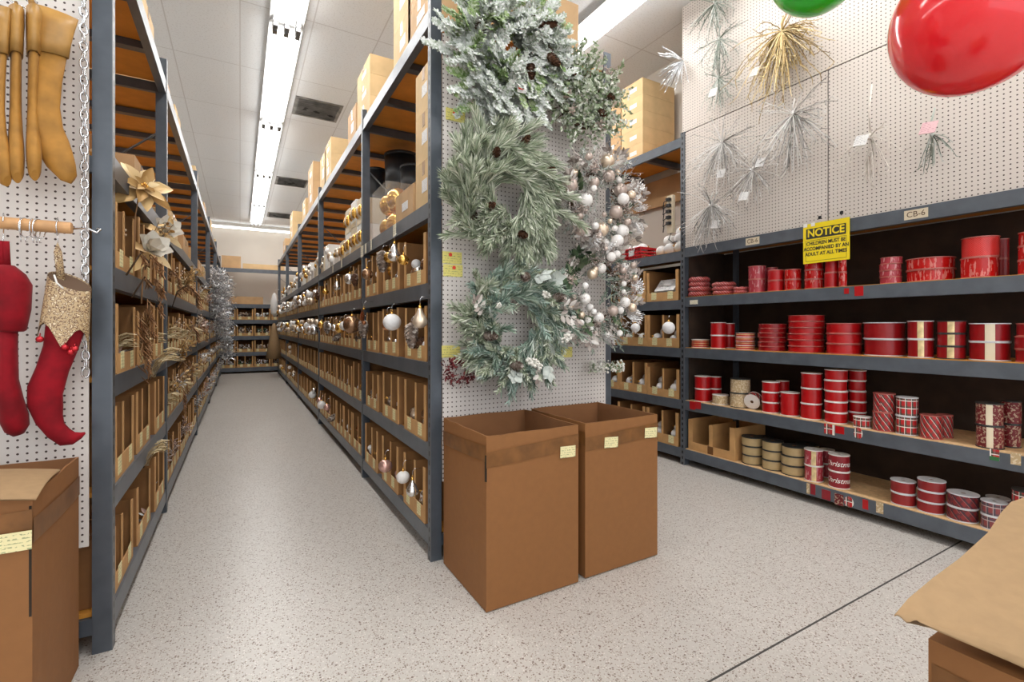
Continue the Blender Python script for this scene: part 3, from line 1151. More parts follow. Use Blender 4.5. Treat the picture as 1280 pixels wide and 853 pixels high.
for k in range(24):
    y = 5.85 + k * .36
    if any(abs(y - q) < .1 for q in YR):
        continue
    hh = R.uniform(.17, .36)
    kind = R.choice(('silver', 'white_paper', 'cream', 'black', 'silver', 'pearl'))
    t = thing('gift_pack', 'wrapped ornament pack, fifth shelf of the wreath-end rack, %s beyond clear packs' % (ORD[k] if k < 15 else 'far back' if k < 20 else 'farthest'), 'ornament pack', (1.10, y, Z5), 0, 'silver and white packs on the fifth shelf' if k < 15 else 'far packs on the fifth shelf')
    b = MB(); b.box(-.12, .12, -.14, .14, 0, hh); b.build('pack_body', M['black' if kind == 'black' else 'white_paper' if kind == 'silver' else kind], t)
    for q in range(3):
        b = MB(); b.ball((-.11, -.085 + .085 * q, hh * R.uniform(.45, .9)), R.uniform(.035, .055), 10, 7); b.build('ornament', M[R.choice(('silver', 'champagne', 'pearl', 'gold'))], t)
for k, (y, w_) in enumerate(((3.33, .05), (4.02, .03), (4.22, .04), (4.36, .075), (5.35, .04), (5.9, .04))):
    t = thing('shelf_label', 'pale price label on the fifth-shelf beam, %s from the wreath end' % ORD[k], 'label', (XR - .001, y, LV[4] - .045), 0, 'price labels on the fifth-shelf beam')
    b = MB(); b.box(-.002, -.0004, -w_ * .7, w_ * .7, -.045 if k != 3 else -.06, .04); b.build('label_card', M['tag_pale'], t)

# fifth level, stocking rack
carton('carton', 'brown carton with a raised flap behind the dried florals, fifth shelf', (XL - .30, 3.92, LV[4] - .002), (.40, .46, .33), 0, 'carton_tan', None, True, None, True)
carton('carton', 'slim pale carton leaning out past the second upright of the stocking rack', (XL - .16, 4.75, LV[4] - .002), (.24, .7, .16), 0, 'carton', None, True)
for k in range(8):
    carton('carton', 'carton on the fifth shelf of the stocking rack, %s beyond the slim pale carton' % ORD[k], (XL - .34, 5.6 + k * 1.15, LV[4] - .002), (.5, .62, R.uniform(.2, .36)), 0, R.choice(('carton', 'carton_tan')), 'cartons on the fifth shelf of the stocking rack', True)

# far shelving cartons
carton('carton', 'upright carton on the top of the far shelving near the stocking rack', (-.22, YF + .3, 3.048), (.48, .4, .36), 0, 'carton_tan', None, True)
carton('carton', 'long flat carton on the top of the far shelving', (.62, YF + .28, 3.048), (1.1, .4, .16), 0, 'carton', None, False)
carton('carton', 'long carton on the second-highest far shelf', (.02, YF + .3, 2.018), (1.15, .45, .22), 0, 'carton_tan', None, True)
# cartons on the tall wall shelving
z = 3.22
for i in range(5):
    carton('carton', 'pale labelled carton beside the pegboard, %s of the front stack of five' % ['bottom', 'second', 'middle', 'fourth', 'top'][i], (4.105, 4.01, z), (.50, .335, .176), 0, 'carton', 'front carton stack beside the pegboard', False, 'x')
    z += .178
z = 3.22
for i in range(4):
    carton('carton', 'pale carton behind the front stack beside the pegboard, %s of four' % ['bottom', 'second', 'third', 'top'][i], (4.13, 4.42, z), (.50, .40, .19), 0, 'carton_tan', 'rear carton stack beside the pegboard', False, 'x')
    z += .192

# ------------------------------------------------------------------ ribbon spools
def spool_mesh_set(r, h, style, rim, band):
    key = (round(r, 3), round(h, 3), style, rim, band)
    if key in SPOOLS:
        return SPOOLS[key]
    f = min(.006, h * .08)
    b = MB(); b.lathe([(r * .955, f), (r * .965, h * .5), (r * .955, h - f)], 40, capb=False, capt=False)
    rib = b.mesh('ribbon', RIB[style])
    b = MB()
    hr = r * .2
    b.lathe([(hr, 0), (r, 0), (r * 1.005, f * .5), (r, f), (hr, f), (hr, 0)], 40, capb=False, capt=False, smooth=False)
    fl = b.mesh('flange', M[rim])
    b = MB(); b.lathe([(hr, f * .5), (hr, h - f * .5)], 20, capb=False, capt=False)
    core = b.mesh('core', M['kraft'])
    bd = None
    if band:
        b = MB()
        n = 8
        col = {'gold': 'gold_label', 'cream': 'cream', 'white': 'white_paper', 'burlap': 'cream'}[band]
        a0 = -.24
        vs = []
        for i in range(n + 1):
            an = a0 + .48 * i / n
            for zz in (f, h - f):
                vs.append((r * .985 * math.cos(an), r * .985 * math.sin(an), zz))
        b.add(vs, [(i * 2, i * 2 + 2, i * 2 + 3, i * 2 + 1) for i in range(n)], 0, True)
        bd = b.mesh('label_band', M[col])
    SPOOLS[key] = (rib, fl, core, bd, f)
    return SPOOLS[key]


SPOOLS = {}


def spool(loc, r, h, style, rim, band, label, group, face=0.0, rot=None):
    rib, fl, core, bd, f = spool_mesh_set(r, h, style, rim, band)
    t = thing('ribbon_spool', label, 'ribbon spool', loc, R.uniform(0, 6.28) if rot is None and not band else 0, group)
    if rot:
        t.rotation_euler = rot
    put('ribbon', rib, t)
    put('flange', fl, t)
    put('flange', fl, t, (0, 0, h - f))
    put('core', core, t)
    if bd:
        put('label_band', bd, t, (0, 0, 0), (0, 0, face))
    return t


def script_text(t, txt, r, z, size, face, m):
    cu = bpy.data.curves.new('lettering', 'FONT')
    cu.body = txt
    cu.size = size
    cu.align_x = 'CENTER'
    cu.shear = .35
    cu.offset = .0006
    o = bpy.data.objects.new('lettering_curve', cu)
    COL.objects.link(o)
    bpy.context.view_layer.update()
    me = bpy.data.meshes.new_from_object(o.evaluated_get(bpy.context.evaluated_depsgraph_get()))
    bpy.data.objects.remove(o)
    me.name = 'lettering'
    for v in me.vertices:
        a = v.co.x / r + face
        v.co = (r * math.cos(a), r * math.sin(a), z + v.co.y)
    me.materials.clear()
    me.materials.append(m)
    return put('lettering', me, t)


NAMES = {'satin': 'red satin', 'velvet': 'red velvet', 'gloss': 'shiny red wrapped', 'deep': 'deep red', 'pinkwrap': 'pinkish red wrapped', 'burlap': 'natural burlap', 'gold': 'gold',
         'goldred': 'red and gold striped', 'plaid': 'red tartan', 'diag': 'diagonal plaid', 'darkplaid': 'dark plaid', 'greyplaid': 'grey plaid', 'damask': 'burgundy damask', 'mesh': 'red mesh',
         'script': 'burgundy', 'wine': 'wine red'}
WSHELF = ['lowest', 'second', 'third', 'fourth']
WZ = [.157 + .005, .631 + .005, 1.146 + .005, 1.640 + .005]
counts = {}


def stack(lv, x1, x2, yt, yb, n, style, rim='rim_white', band=None, back=0, text=None, slim=1.0):
    """A stack of N spools covering a pixel box; BACK pushes it that far behind the shelf edge."""
    zb = WZ[lv]
    xc = (x1 + x2) / 2
    r = .05
    for _ in range(4):
        X = XW + .035 + back + r
        Y = X / ratio(xc)
        d = X * SN + Y * CS
        ca = 1 / math.hypot(1, (xc - 640) / F)
        r = (x2 - x1) / 2 * d * ca / F * slim
    dist = d / ca
    df, db = d * (dist - r) / dist, d * (dist + r) / dist
    zt = H + (409 - yt) * (df if yt < 409 else db) / F
    hh = max(.02, (zt - zb)) / n
    i0 = counts.get(lv, 0)
    counts[lv] = i0 + 1
    pos = {1: ['single'], 2: ['bottom', 'top'], 3: ['bottom', 'middle', 'top'], 4: ['bottom', 'second lowest', 'second highest', 'top'], 5: ['bottom', 'second lowest', 'middle', 'second highest', 'top'],
           6: ['bottom', 'second lowest', 'third lowest', 'third highest', 'second highest', 'top']}[n]
    face = PI + math.atan2(-Y, -X) - PI + R.uniform(-.06, .06)
    for i in range(n):
        st = style[i % len(style)] if isinstance(style, (list, tuple)) else style
        oo = ORD[i0] if i0 < 15 else 'second-last' if i0 == 15 else 'last'
        lab = '%s ribbon spool, %s of %s stack past upright, %s wall shelf' % (NAMES[st], pos[i], oo, WSHELF[lv])
        if n == 1:
            lab = 'lone %s ribbon spool, %s place past upright, %s wall shelf' % (NAMES[st], oo, WSHELF[lv])
        jx, jy = (R.uniform(-.004, .004), R.uniform(-.004, .004)) if i else (0, 0)
        o = spool((X + jx, Y + jy, zb + i * hh), r, hh - .0006, st, rim, band, lab, 'ribbon spools on the %s wall shelf' % WSHELF[lv], face)
        if text:
            o.rotation_euler = (0, 0, 0)
            script_text(o, text, r * .975, hh * .34, hh * .42, face - .1, M['rim_white'])
    return X, Y, r


# fourth shelf
stack(3, 935, 958, 332, 365, 2, 'pinkwrap', 'rim_red')
stack(3, 956, 973, 334, 364, 2, 'pinkwrap', 'rim_red', None, .14)
stack(3, 959, 981, 337, 364, 2, 'satin', 'rim_red')
stack(3, 980, 1002, 336, 363, 2, 'gloss', 'rim_red')
stack(3, 1005, 1030, 325, 362, 3, 'gloss', 'rim_red')
stack(3, 1030, 1048, 322, 360, 2, 'satin', 'rim_red')
stack(3, 1048, 1059, 322, 359, 2, 'gloss', 'rim_red')
stack(3, 1099, 1128, 321, 355, 4, 'pinkwrap', 'rim_red')
stack(3, 1131, 1195, 321, 354, 2, 'gloss', 'rim_red')
stack(3, 1199, 1249, 295, 349, 2, ['gloss', 'mesh'], 'rim_red')
stack(3, 1240, 1262, 298, 345, 2, 'deep', 'rim_red', None, .22)
stack(3, 1271, 1312, 288, 345, 3, 'gloss', 'rim_red')
# third shelf
stack(2, 864, 887, 424, 436, 1, 'goldred', 'rim_white')
stack(2, 888, 908, 403, 437, 2, 'satin', 'rim_white')
stack(2, 904, 919, 404, 436, 2, 'satin', 'rim_white', None, .16)
stack(2, 919, 944, 416, 437, 4, 'goldred', 'rim_white')
stack(2, 947, 984, 405, 439, 6, 'deep', 'rim_red')
stack(2, 984, 1031, 394, 441, 6, 'satin', 'rim_red')
stack(2, 1032, 1078, 404, 444, 3, 'satin', 'rim_red')
stack(2, 1079, 1133, 403, 446, 2, 'deep', 'rim_grey')
stack(2, 1134, 1168, 401, 448, 2, 'deep', 'rim_grey', 'gold')
stack(2, 1170, 1208, 401, 450, 3, 'deep', 'rim_black', 'gold')
stack(2, 1210, 1264, 404, 452, 2, 'deep', 'rim_grey', 'cream')
stack(2, 1268, 1314, 404, 454, 3, 'deep', 'rim_red', 'gold')
# second shelf
stack(1, 868, 889, 469, 500, 2, 'satin', 'rim_white')
stack(1, 887, 902, 470, 498, 2, 'satin', 'rim_white', None, .14)
stack(1, 890, 911, 492, 504, 1, 'burlap', 'rim_white')
stack(1, 912, 938, 472, 507, 2, 'burlap', 'rim_black')
stack(1, 952, 975, 476, 515, 3, 'satin', 'rim_white')
stack(1, 970, 987, 475, 506, 2, 'satin', 'rim_white', None, .16)
stack(1, 975, 1000, 489, 519, 1, 'satin', 'rim_white')
stack(1, 1000, 1028, 465, 521, 3, 'satin', 'rim_white')
stack(1, 1030, 1060, 461, 527, 5, 'satin', 'rim_white')
stack(1, 1060, 1083, 462, 520, 5, 'satin', 'rim_white', None, .16)
stack(1, 1066, 1090, 519, 532, 1, 'plaid', 'rim_white')
stack(1, 1090, 1119, 490, 537, 2, 'diag', 'rim_red')
stack(1, 1119, 1148, 495, 541, 2, 'plaid', 'rim_grey')
stack(1, 1149, 1179, 517, 545, 1, 'diag', 'rim_red')
stack(1, 1170, 1192, 517, 541, 1, 'diag', 'rim_red', None, .12)
stack(1, 1219, 1256, 502, 558, 2, 'damask', 'rim_black', 'cream')
stack(1, 1250, 1277, 500, 550, 2, 'damask', 'rim_black', None, .15)
# lowest shelf
stack(0, 927, 954, 543, 581, 3, 'gold', 'rim_black')
stack(0, 945, 967, 544, 574, 3, 'gold', 'rim_black', None, .2)
stack(0, 952, 980, 548, 588, 3, 'gold', 'rim_black')
stack(0, 976, 1008, 554, 595, 3, 'gold', 'rim_black')
stack(0, 994, 1024, 552, 584, 3, 'gold', 'rim_black', None, .22)
stack(0, 1005, 1030, 559, 603, 2, 'pinkwrap', 'rim_white', 'gold')
stack(0, 1024, 1044, 560, 594, 2, 'pinkwrap', 'rim_white', None, .2)
stack(0, 1035, 1063, 565, 612, 2, 'script', 'rim_white', None, 0, 'Christmas')
stack(0, 1113, 1146, 597, 635, 2, 'wine', 'rim_grey')
stack(0, 1145, 1182, 596, 643, 3, 'wine', 'rim_grey')
stack(0, 1182, 1224, 612, 653, 2, 'darkplaid', 'rim_grey')
stack(0, 1225, 1260, 623, 664, 2, 'greyplaid', 'rim_grey')
stack(0, 1232, 1264, 619, 648, 2, 'greyplaid', 'rim_grey', None, .17)
stack(0, 1264, 1306, 610, 668, 2, 'plaid', 'rim_black')
p = on_x(942, 511, XW + .10)
spool((XW + .075, p.y, .64 + .062), .066, .075, 'diag', 'rim_white', None, 'red and gold spool tipped on its side between burlap and red stacks, second wall shelf', None, rot=(.25, 1.30, .5))

# rope garland coils on the fourth shelf
def coil(label, c, r, h, n, m1):
    t = thing('rope_coil', label, 'garland', c, 0, 'wrapped rope coils on the fourth wall shelf')
    for k in range(n):
        b = MB()
        pts = []
        for i in range(22):
            a = 2 * PI * i / 22
            rr = r * (1 + .05 * math.sin(5 * a + k))
            pts.append((rr * math.cos(a), rr * math.sin(a), h * (k + .5) / n + .004 * math.sin(7 * a)))
        b.tube(pts, h / n * .52, 8, 0, closed=True)
        b.build('rope', M[m1], t)
    b = MB(); b.lathe([(r * .8, .004), (r * .9, h * .3), (r * .85, h * .7), (r * .6, h * .93)], 18); b.build('rope_core', M['rope_pale'], t)


def rope_mat():
    m, nt, p = new_mat('candy_rope')
    p.inputs['Roughness'].default_value = .3
    v = coords(nt)
    s = nd(nt, 'ShaderNodeSeparateXYZ'); nt.links.new(v, s.inputs[0])
    ang = mth(nt, 'ARCTAN2', s.outputs[1], s.outputs[0])
    a = mth(nt, 'FRACT', mth(nt, 'ADD', mth(nt, 'MULTIPLY', ang, 4.5), mth(nt, 'MULTIPLY', s.outputs[2], 40)))
    nt.links.new(mix(nt, mth(nt, 'LESS_THAN', a, .3), (.34, .008, .014), (.55, .30, .28)), p.inputs['Base Color'])
    return m


M['rope_red'] = rope_mat()
M['rope_pale'] = plain('pale_red_rope', (.36, .05, .055), .5, var=.4, scale=30)
for (x1, x2, yt, yb, n, nm) in ((860, 889, 360, 373, 2, 'wrapped red and white rope coil, lower one nearest the upright'), (861, 887, 347, 360, 2, 'wrapped red and white rope coil, upper one nearest the upright'),
                                (890, 920, 354, 371, 3, 'wrapped red and white rope coil, second from the upright'), (917, 936, 361, 370, 2, 'small flat red rope coil, third from the upright')):
    r = .07 if x2 - x1 > 20 else .05
    X = XW + .05 + r
    Y = X / ratio((x1 + x2) / 2)
    d = X * SN + Y * CS
    up = 'upper' in nm
    hh = (yb - yt) * d / F * .92
    coil(nm, (X, Y, WZ[3] + (hh if up else 0)), (x2 - x1) / 2 * d * .9 / F * .84, hh, n, 'rope_red')

# two-slot carton on the lowest wall shelf
t = thing('display_carton', 'empty two-slot kraft carton on the lowest wall shelf beside the upright', 'box', (XW + .03, 2.93, WZ[0]))
W_ = .50
b = MB(); e = .006
b.box(0, .45, -W_ / 2, W_ / 2, 0, e); b.box(.445, .45, -W_ / 2, W_ / 2, e, .29)
for s in (-1, 1):
    y0, y1 = sorted((s * W_ / 2, s * (W_ / 2 - e))); b.box(e, .445, y0, y1, e, .29)
    y0, y1 = sorted((s * W_ / 2, s * (W_ / 2 - .05))); b.box(0, e, y0, y1, .075, .29)
b.box(0, e, -W_ / 2, W_ / 2, e, .075)
b.build('carton_body', M['bin'], t)
b = MB(); b.box(.008, .44, -.006, .006, .007, .275); b.box(.0065, .012, -.02, .02, .06, .27); b.build('divider', M['bin'], t)
b = MB(); b.box(-.0015, -.0003, -.03, .03, .002, .075); b.build('tape', M['tape'], t)

# ------------------------------------------------------------------ signs, labels and ribbon swatches on the wall beams
def text_mesh(txt, size, matl, parent, loc, rot, bold=0.0, sx=1.0, name='lettering'):
    cu = bpy.data.curves.new(name, 'FONT')
    cu.body = txt
    cu.size = size
    cu.align_x = 'CENTER'
    cu.align_y = 'CENTER'
    cu.offset = bold
    cu.extrude = .0003
    o = bpy.data.objects.new('lettering_curve', cu)
    COL.objects.link(o)
    bpy.context.view_layer.update()
    me = bpy.data.meshes.new_from_object(o.evaluated_get(bpy.context.evaluated_depsgraph_get()))
    bpy.data.objects.remove(o)
    me.name = name
    for v in me.vertices:
        v.co.x *= sx
    me.materials.clear()
    me.materials.append(matl)
    q = put(name, me, parent, loc)
    q.rotation_euler = rot
    return q


M['sign_y'] = plain('notice_yellow', (.86, .66, .015), .35)
M['sign_b'] = plain('notice_black', (.03, .028, .02), .5)
XS = XW - .012
a0, a1 = on_x(1004, 300, XS), on_x(1062, 300, XS)
zc = on_x(1033, 301, XS).z
sw, sh = (a0.y - a1.y) / 2, .150
t = thing('notice_sign', 'yellow NOTICE sign about accompanying children, fixed to the shelf beam', 'sign', (XS, (a0.y + a1.y) / 2, zc - .005))
# local frame: lettering faces -x, reads towards -y
b = MB(); b.box(0, .003, -sw, sw, -sh, sh); b.build('sign_board', M['sign_y'], t)
b = MB(); b.box(-.0012, -.0002, -sw * .86, sw * .86, .035, .112); b.build('black_band', M['sign_b'], t)
b = MB()
for (y0, y1, z0, z1) in ((-.88, .88, -.90, -.885), (-.88, .88, .14, .155), (-.88, -.87, -.9, .155), (.87, .88, -.9, .155)):
    b.box(-.0008, -.0001, sw * y0, sw * y1, sh * z0, sh * z1)
b.build('border_line', M['sign_b'], t)
RT = (PI / 2, 0, -PI / 2)
text_mesh('NOTICE', .078, M['sign_y'], t, (-.0016, 0, .074), RT, .002, .90)
for k, tx in enumerate(('CHILDREN MUST BE', 'ACCOMPANIED BY AN', 'ADULT AT ALL TIMES')):
    text_mesh(tx, .036, M['sign_b'], t, (-.0008, 0, -.002 - k * .040), RT, .0011, .84)
b = MB()
for y in (sw * .9, sw * .55):
    b.box(-.002, -.0005, y - .014, y + .014, sh * .86, sh * 1.04)
b.build('tape', M['white_paper'], t)
for k, (x1, x2, y, nm) in enumerate(((932, 949, 301.5, 'cream card reading CB-6 on the beam left of the notice sign'), (1130, 1160, 267.5, 'cream card reading CB-6 on the beam near the red balloon'))):
    p0, p1, pc = on_x(x1, y, XW), on_x(x2, y, XW), on_x((x1 + x2) / 2, y, XW)
    t = thing('shelf_label', nm, 'label', (XW + .003, (p0.y + p1.y) / 2, pc.z))
    hw = (p0.y - p1.y) / 2
    b = MB(); b.box(-.002, 0, -hw, hw, -.03, .03); b.build('label_card', M['cream'], t)
    text_mesh('CB-6', .05, M['twig'], t, (-.0026, 0, 0), RT, 0, .95)
t = thing('shelf_label', 'small blank-looking pale label on the fourth beam below the rope coils', 'label', (XW + .003, on_x(867, 378, XW).y, on_x(867, 378, XW).z))
b = MB(); b.box(-.002, 0, -.045, .045, -.02, .02); b.build('label_card', M['tag_pale'], t)
M['swatch_g'] = plain('green_swatch', (.03, .16, .05), .5)
SWR = {'r': 'satin', 'v': 'velvet', 'p': 'plaid', 'd': 'damask', 'b': 'burlap', 's': 'script'}
for k, (x1, x2, y, hpx, c, nm) in enumerate((
        (862, 869, 507, 10, 'r', 'red ribbon swatch on the second wall beam, nearest the upright'),
        (869, 876, 507, 9, 'v', 'crimson ribbon swatch second from the upright on the second wall beam'),
        (1030, 1043, 537, 13, 'p', 'plaid ribbon swatch below the stack of five on the second wall beam'),
        (1044, 1055, 538, 9, 'r', 'short red swatch beside the plaid swatch below the stack of five'),
        (1067, 1078, 542, 15, 'p', 'round plaid swatch farther along the second wall beam'),
        (1008, 1012, 611, 13, 'b', 'tan ribbon swatch at the start of the lowest-beam row'),
        (1013, 1019, 612, 13, 's', 'dark red swatch beside the tan swatch on the lowest beam'),
        (1027, 1038, 619, 12, 's', 'burgundy swatch second in the lowest-beam row'),
        (1043, 1054, 625, 14, 'd', 'patterned burgundy swatch third in the lowest-beam row'),
        (1055, 1067, 628, 14, 'p', 'round red swatch fourth in the lowest-beam row'),
        (1078, 1085, 631, 12, 'r', 'narrow red swatch alone on the lowest beam'),
        (1095, 1104, 635, 14, 'b', 'tan patterned swatch last on the lowest beam'),
        (1237, 1249, 569, 14, 'p', 'green-edged plaid swatch on the second beam below the damask spools'),
        (1263, 1276, 574, 15, 'b', 'gold striped swatch at the end of the second beam'),
        (1055, 1061, 364, 7, 'r', 'tiny red swatch on the fourth beam right of the notice sign'),
        (1068, 1079, 364, 12, 'r', 'red swatch on the fourth beam beside the tiny one'))):
    p0, p1, pc = on_x(x1, y, XW), on_x(x2, y, XW), on_x((x1 + x2) / 2, y, XW)
    d = pc.x * SN + pc.y * CS
    hw, hz = (p0.y - p1.y) / 2, hpx / 2 * d / F
    t = thing('ribbon_swatch', nm, 'ribbon swatch', (XW + .003, pc.y, min(pc.z, 9)), 0, 'ribbon swatches on the wall beams')
    b = MB()
    if 'round' in nm:
        b.add([(-.002, hw * math.cos(a * PI / 8), hz * math.sin(a * PI / 8)) for a in range(16)] + [(0, hw * math.cos(a * PI / 8), hz * math.sin(a * PI / 8)) for a in range(16)],
              [tuple(range(16)), tuple(range(31, 15, -1))] + [(a, a + 16, (a + 1) % 16 + 16, (a + 1) % 16) for a in range(16)])
    else:
        b.box(-.002, 0, -hw, hw, -hz, hz)
    b.build('ribbon_piece', RIB[SWR[c]], t)
    if 'green' in nm:
        b = MB(); b.box(-.003, -.0021, -hw, hw, -hz, -hz * .3); b.build('green_edge', M['swatch_g'], t)

# ------------------------------------------------------------------ wreaths on the end pegboard
M['pine_pale'] = ramp_island('pale_pine_needle', [(0, (.15, .20, .12)), (.3, (.36, .42, .29)), (.7, (.60, .64, .50)), (1, (.84, .84, .74))], .7)
M['pine_deep'] = ramp_island('deep_pine_needle', [(0, (.11, .18, .13)), (.4, (.28, .37, .29)), (.8, (.48, .55, .47)), (1, (.72, .76, .69))], .7)
M['flock'] = ramp_island('flocked_needle', [(0, (.24, .31, .20)), (.25, (.50, .55, .47)), (.6, (.70, .73, .70)), (1, (.87, .87, .86))], .85)
M['flock_green'] = ramp_island('fresh_green_needle', [(0, (.14, .25, .07)), (.5, (.34, .46, .20)), (1, (.66, .72, .56))], .8)
M['euca'] = ramp_island('frosted_small_leaf', [(0, (.11, .16, .07)), (.35, (.28, .35, .21)), (.7, (.56, .60, .49)), (1, (.80, .79, .74))], .75)
M['bluegreen'] = ramp_island('blue_green_needle', [(0, (.15, .24, .19)), (.5, (.37, .49, .42)), (1, (.68, .76, .70))], .7)
M['silverleaf'] = ramp_island('silvery_leaf', [(0, (.22, .18, .16)), (.5, (.50, .44, .40)), (1, (.78, .74, .70))], .45)
M['olive'] = ramp_island('dark_olive_leaf', [(0, (.03, .06, .03)), (.6, (.09, .14, .07)), (1, (.22, .26, .16))], .6)
M['burgleaf'] = ramp_island('burgundy_leaf', [(0, (.05, .006, .008)), (.6, (.14, .015, .02)), (1, (.28, .06, .06))], .6)
M['lambs'] = plain('pale_sage_leaf', (.52, .56, .52), .8, var=.15, scale=20)
M['whiteberry'] = plain('white_berry', (.80, .77, .71), .4, var=.08, scale=60)
M['pinkberry'] = plain('taupe_berry', (.48, .38, .33), .4, var=.3, scale=60)


def rng_spr(mb, p, d, L, n, nl, w, spread, m=0, bend=.25, face=Vector((0, -1, 0))):
    """One sprig: needles set round a bent stem."""
    d = d.normalized()
    bd = (rdir() * .6 + Vector((0, -.2, -.6))) * bend
    for i in range(n):
        t = (i + R.random()) / n
        base = p + d * (L * t) + bd * (L * t * t)
        dd = (d + bd * (2 * t)).normalized()
        q = dd.cross(rdir())
        if q.length < 1e-4:
            continue
        q.normalize()
        a = spread * R.uniform(.55, 1.2)
        mb.needle(base, (dd * math.cos(a) + q * math.sin(a)).normalized(), nl * R.uniform(.7, 1.1) * (1.05 - .35 * t), w, m)
    return p + d * L + bd * L


def frond(mb, p, d, L, m, side_n, seg=9, w=.011, tip=.045):
    """A flat cypress-like frond: a stem with scaly side branchlets in one plane."""
    d = d.normalized()
    n = (side_n + rdir() * .35).normalized()
    s = d.cross(n)
    s = s.normalized() if s.length > 1e-4 else d.orthogonal().normalized()
    for i in range(seg):
        t = (i + 1) / seg
        b = p + d * (L * t) + n * (-.12 * L * t * t)
        for sg in (-1, 1):
            ll = tip * (1.15 - t * .8) * R.uniform(.8, 1.15)
            dd = (d * .8 + s * (sg * .75) + rdir() * .15).normalized()
            for q in range(4):
                bb = b + dd * (ll * q / 4)
                for sg2 in (-1, 1):
                    d3 = (dd * .8 + dd.cross(n) * (sg2 * .7) + rdir() * .2).normalized()
                    mb.needle(bb, d3, .017 * R.uniform(.7, 1.2), w * .62, m, n)
        mb.needle(b, (d + rdir() * .2).normalized(), .03, w, m, n)


def cone_mesh(L, r, mat_):
    b = MB()
    rows, ga = int(11 * L / .08), 2.4
    k = 0
    for i in range(rows * 6):
        t = i / (rows * 6)
        rr = r * (math.sin(PI * min(1, .12 + t * .9)) ** .7)
        a = ga * i
        c = Vector((rr * .55 * math.cos(a), rr * .55 * math.sin(a), L * t))
        out = Vector((math.cos(a), math.sin(a), .35 + t)).normalized()
        b.leaf(c, out, r * .75, r * .62, Vector((0, 0, 1)), 0, .25, .12)
    b.lathe([(r * .3, 0), (r * .6, L * .2), (r * .62, L * .5), (r * .35, L * .85), (r * .08, L)], 10)
    return b.mesh('pine_cone', mat_)


CONE = cone_mesh(.065, .024, M['cone'])
CONE_L = cone_mesh(.09, .03, M['cone'])
CONE_W = cone_mesh(.075, .03, M['cone_silver'])


def cluster(n, r, sp, mat_, name='berry_cluster'):
    b = MB()
    for i in range(n):
        p = rdir() * sp * R.uniform(.3, 1)
        b.ball(p, r * R.uniform(.8, 1.15), 7, 5)
        if i % 3 == 0:
            b.tube([(0, 0, 0), p], .0012, 3, 0, cap=False)
    return b.mesh(name, mat_)


BER_W = cluster(16, .0085, .035, M['whiteberry'])
BER_P = cluster(34, .0062, .036, M['pinkberry'])
BER_C = cluster(30, .006, .034, M['champagne'])


def sprigleaf(n, L, w, ll, mat_, name, curl=.2, bend=.3):
    b = MB()
    for i in range(n):
        t = (i + 1) / n
        c = Vector((0, -.1 * bend * L * t * t, L * t))
        for sg in (-1, 1):
            b.leaf(c, Vector((sg * .85, R.uniform(-.5, .1), .55)), ll * R.uniform(.75, 1.1), w, Vector((0, -1, .2)), 0, curl)
    b.leaf(Vector((0, 0, L)), Vector((0, -.1, 1)), ll, w, Vector((0, -1, 0)), 0, curl)
    b.tube([(0, 0, 0), (0, 0, L)], .0015, 4, 0)
    return b.mesh(name, mat_)


LEAF_S = sprigleaf(4, .10, .022, .05, M['silverleaf'], 'silver_leaf_spray')
LEAF_L = sprigleaf(3, .09, .05, .085, M['lambs'], 'sage_leaf_spray')
LEAF_D = sprigleaf(4, .14, .045, .10, M['olive'], 'dark_leaf_spray')


def lace_leaf():
    b = MB()
    for k in range(9):
        a = -.9 + 1.8 * k / 8
        d = Vector((math.sin(a), -.25, math.cos(a)))
        b.tube([Vector((0, 0, 0)), d * .05, d * (.09 + .02 * math.cos(a * 3)) + Vector((R.uniform(-.01, .01), -.02, 0))], .0024, 4, 0, .6)
        for q in range(4):
            p = d * (.03 + .018 * q)
            b.needle(p, (d + Vector((.8 if q % 2 else -.8, 0, 0))).normalized(), .024, .008)
    return b.mesh('lace_leaf', M['frost'])


LACE = lace_leaf()


def rotto(d, roll=0.0):
    """Euler turning local +z onto D."""
    return (Vector(d).to_track_quat('Z', 'Y') @ Matrix.Rotation(roll, 3, 'Z').to_quaternion()).to_euler()


def ringpt(R0, a, off, fwd):
    return Vector(((R0 + off) * math.cos(a), -fwd, (R0 + off) * math.sin(a)))


def wreath_base(name, label, px, py, Y, R0, group=None):
    c = on_y(px, py, Y)
    t = thing(name, label, 'wreath', c, 0, group)
    b = MB()
    for k in range(3):
        pts = []
        for i in range(28):
            a = 2 * PI * i / 28
            o = .018 * math.cos(3 * a + k * 2.1)
            pts.append(ringpt(R0, a, o, .018 * math.sin(3 * a + k * 2.1)))
        b.tube(pts, .009, 5, 0, closed=True)
    b.build('twig_ring', M['twig'], t)
    b = MB(); b.tube([(0, PY - Y - .002, R0 + .012), (0, 0, R0 + .014), (0, -.02, R0 + .03)], .003, 6); b.build('peg_hook', M['chrome'], t)
    return t, c


def scatter(t, name, me, pts, roll=True, sc=(1, 1)):
    for p, d in pts:
        o = put(name, me, t, p, rotto(d, R.uniform(0, 6.28) if roll else 0))
        s = R.uniform(*sc)
        o.scale = (s, s, s)


def baubles(t, specs, R0):
    for (a, off, fwd, r, m) in specs:
        b = MB(); b.ball((0, 0, 0), r, 16, 10)
        b.build('bauble', M[m], t, ringpt(R0, a, off, fwd))


def direc(a, tang, out, fwd):
    rad = Vector((math.cos(a), 0, math.sin(a)))
    tg = Vector((-math.sin(a), 0, math.cos(a)))
    return (tg * tang + rad * out + Vector((0, -fwd, 0))).normalized()


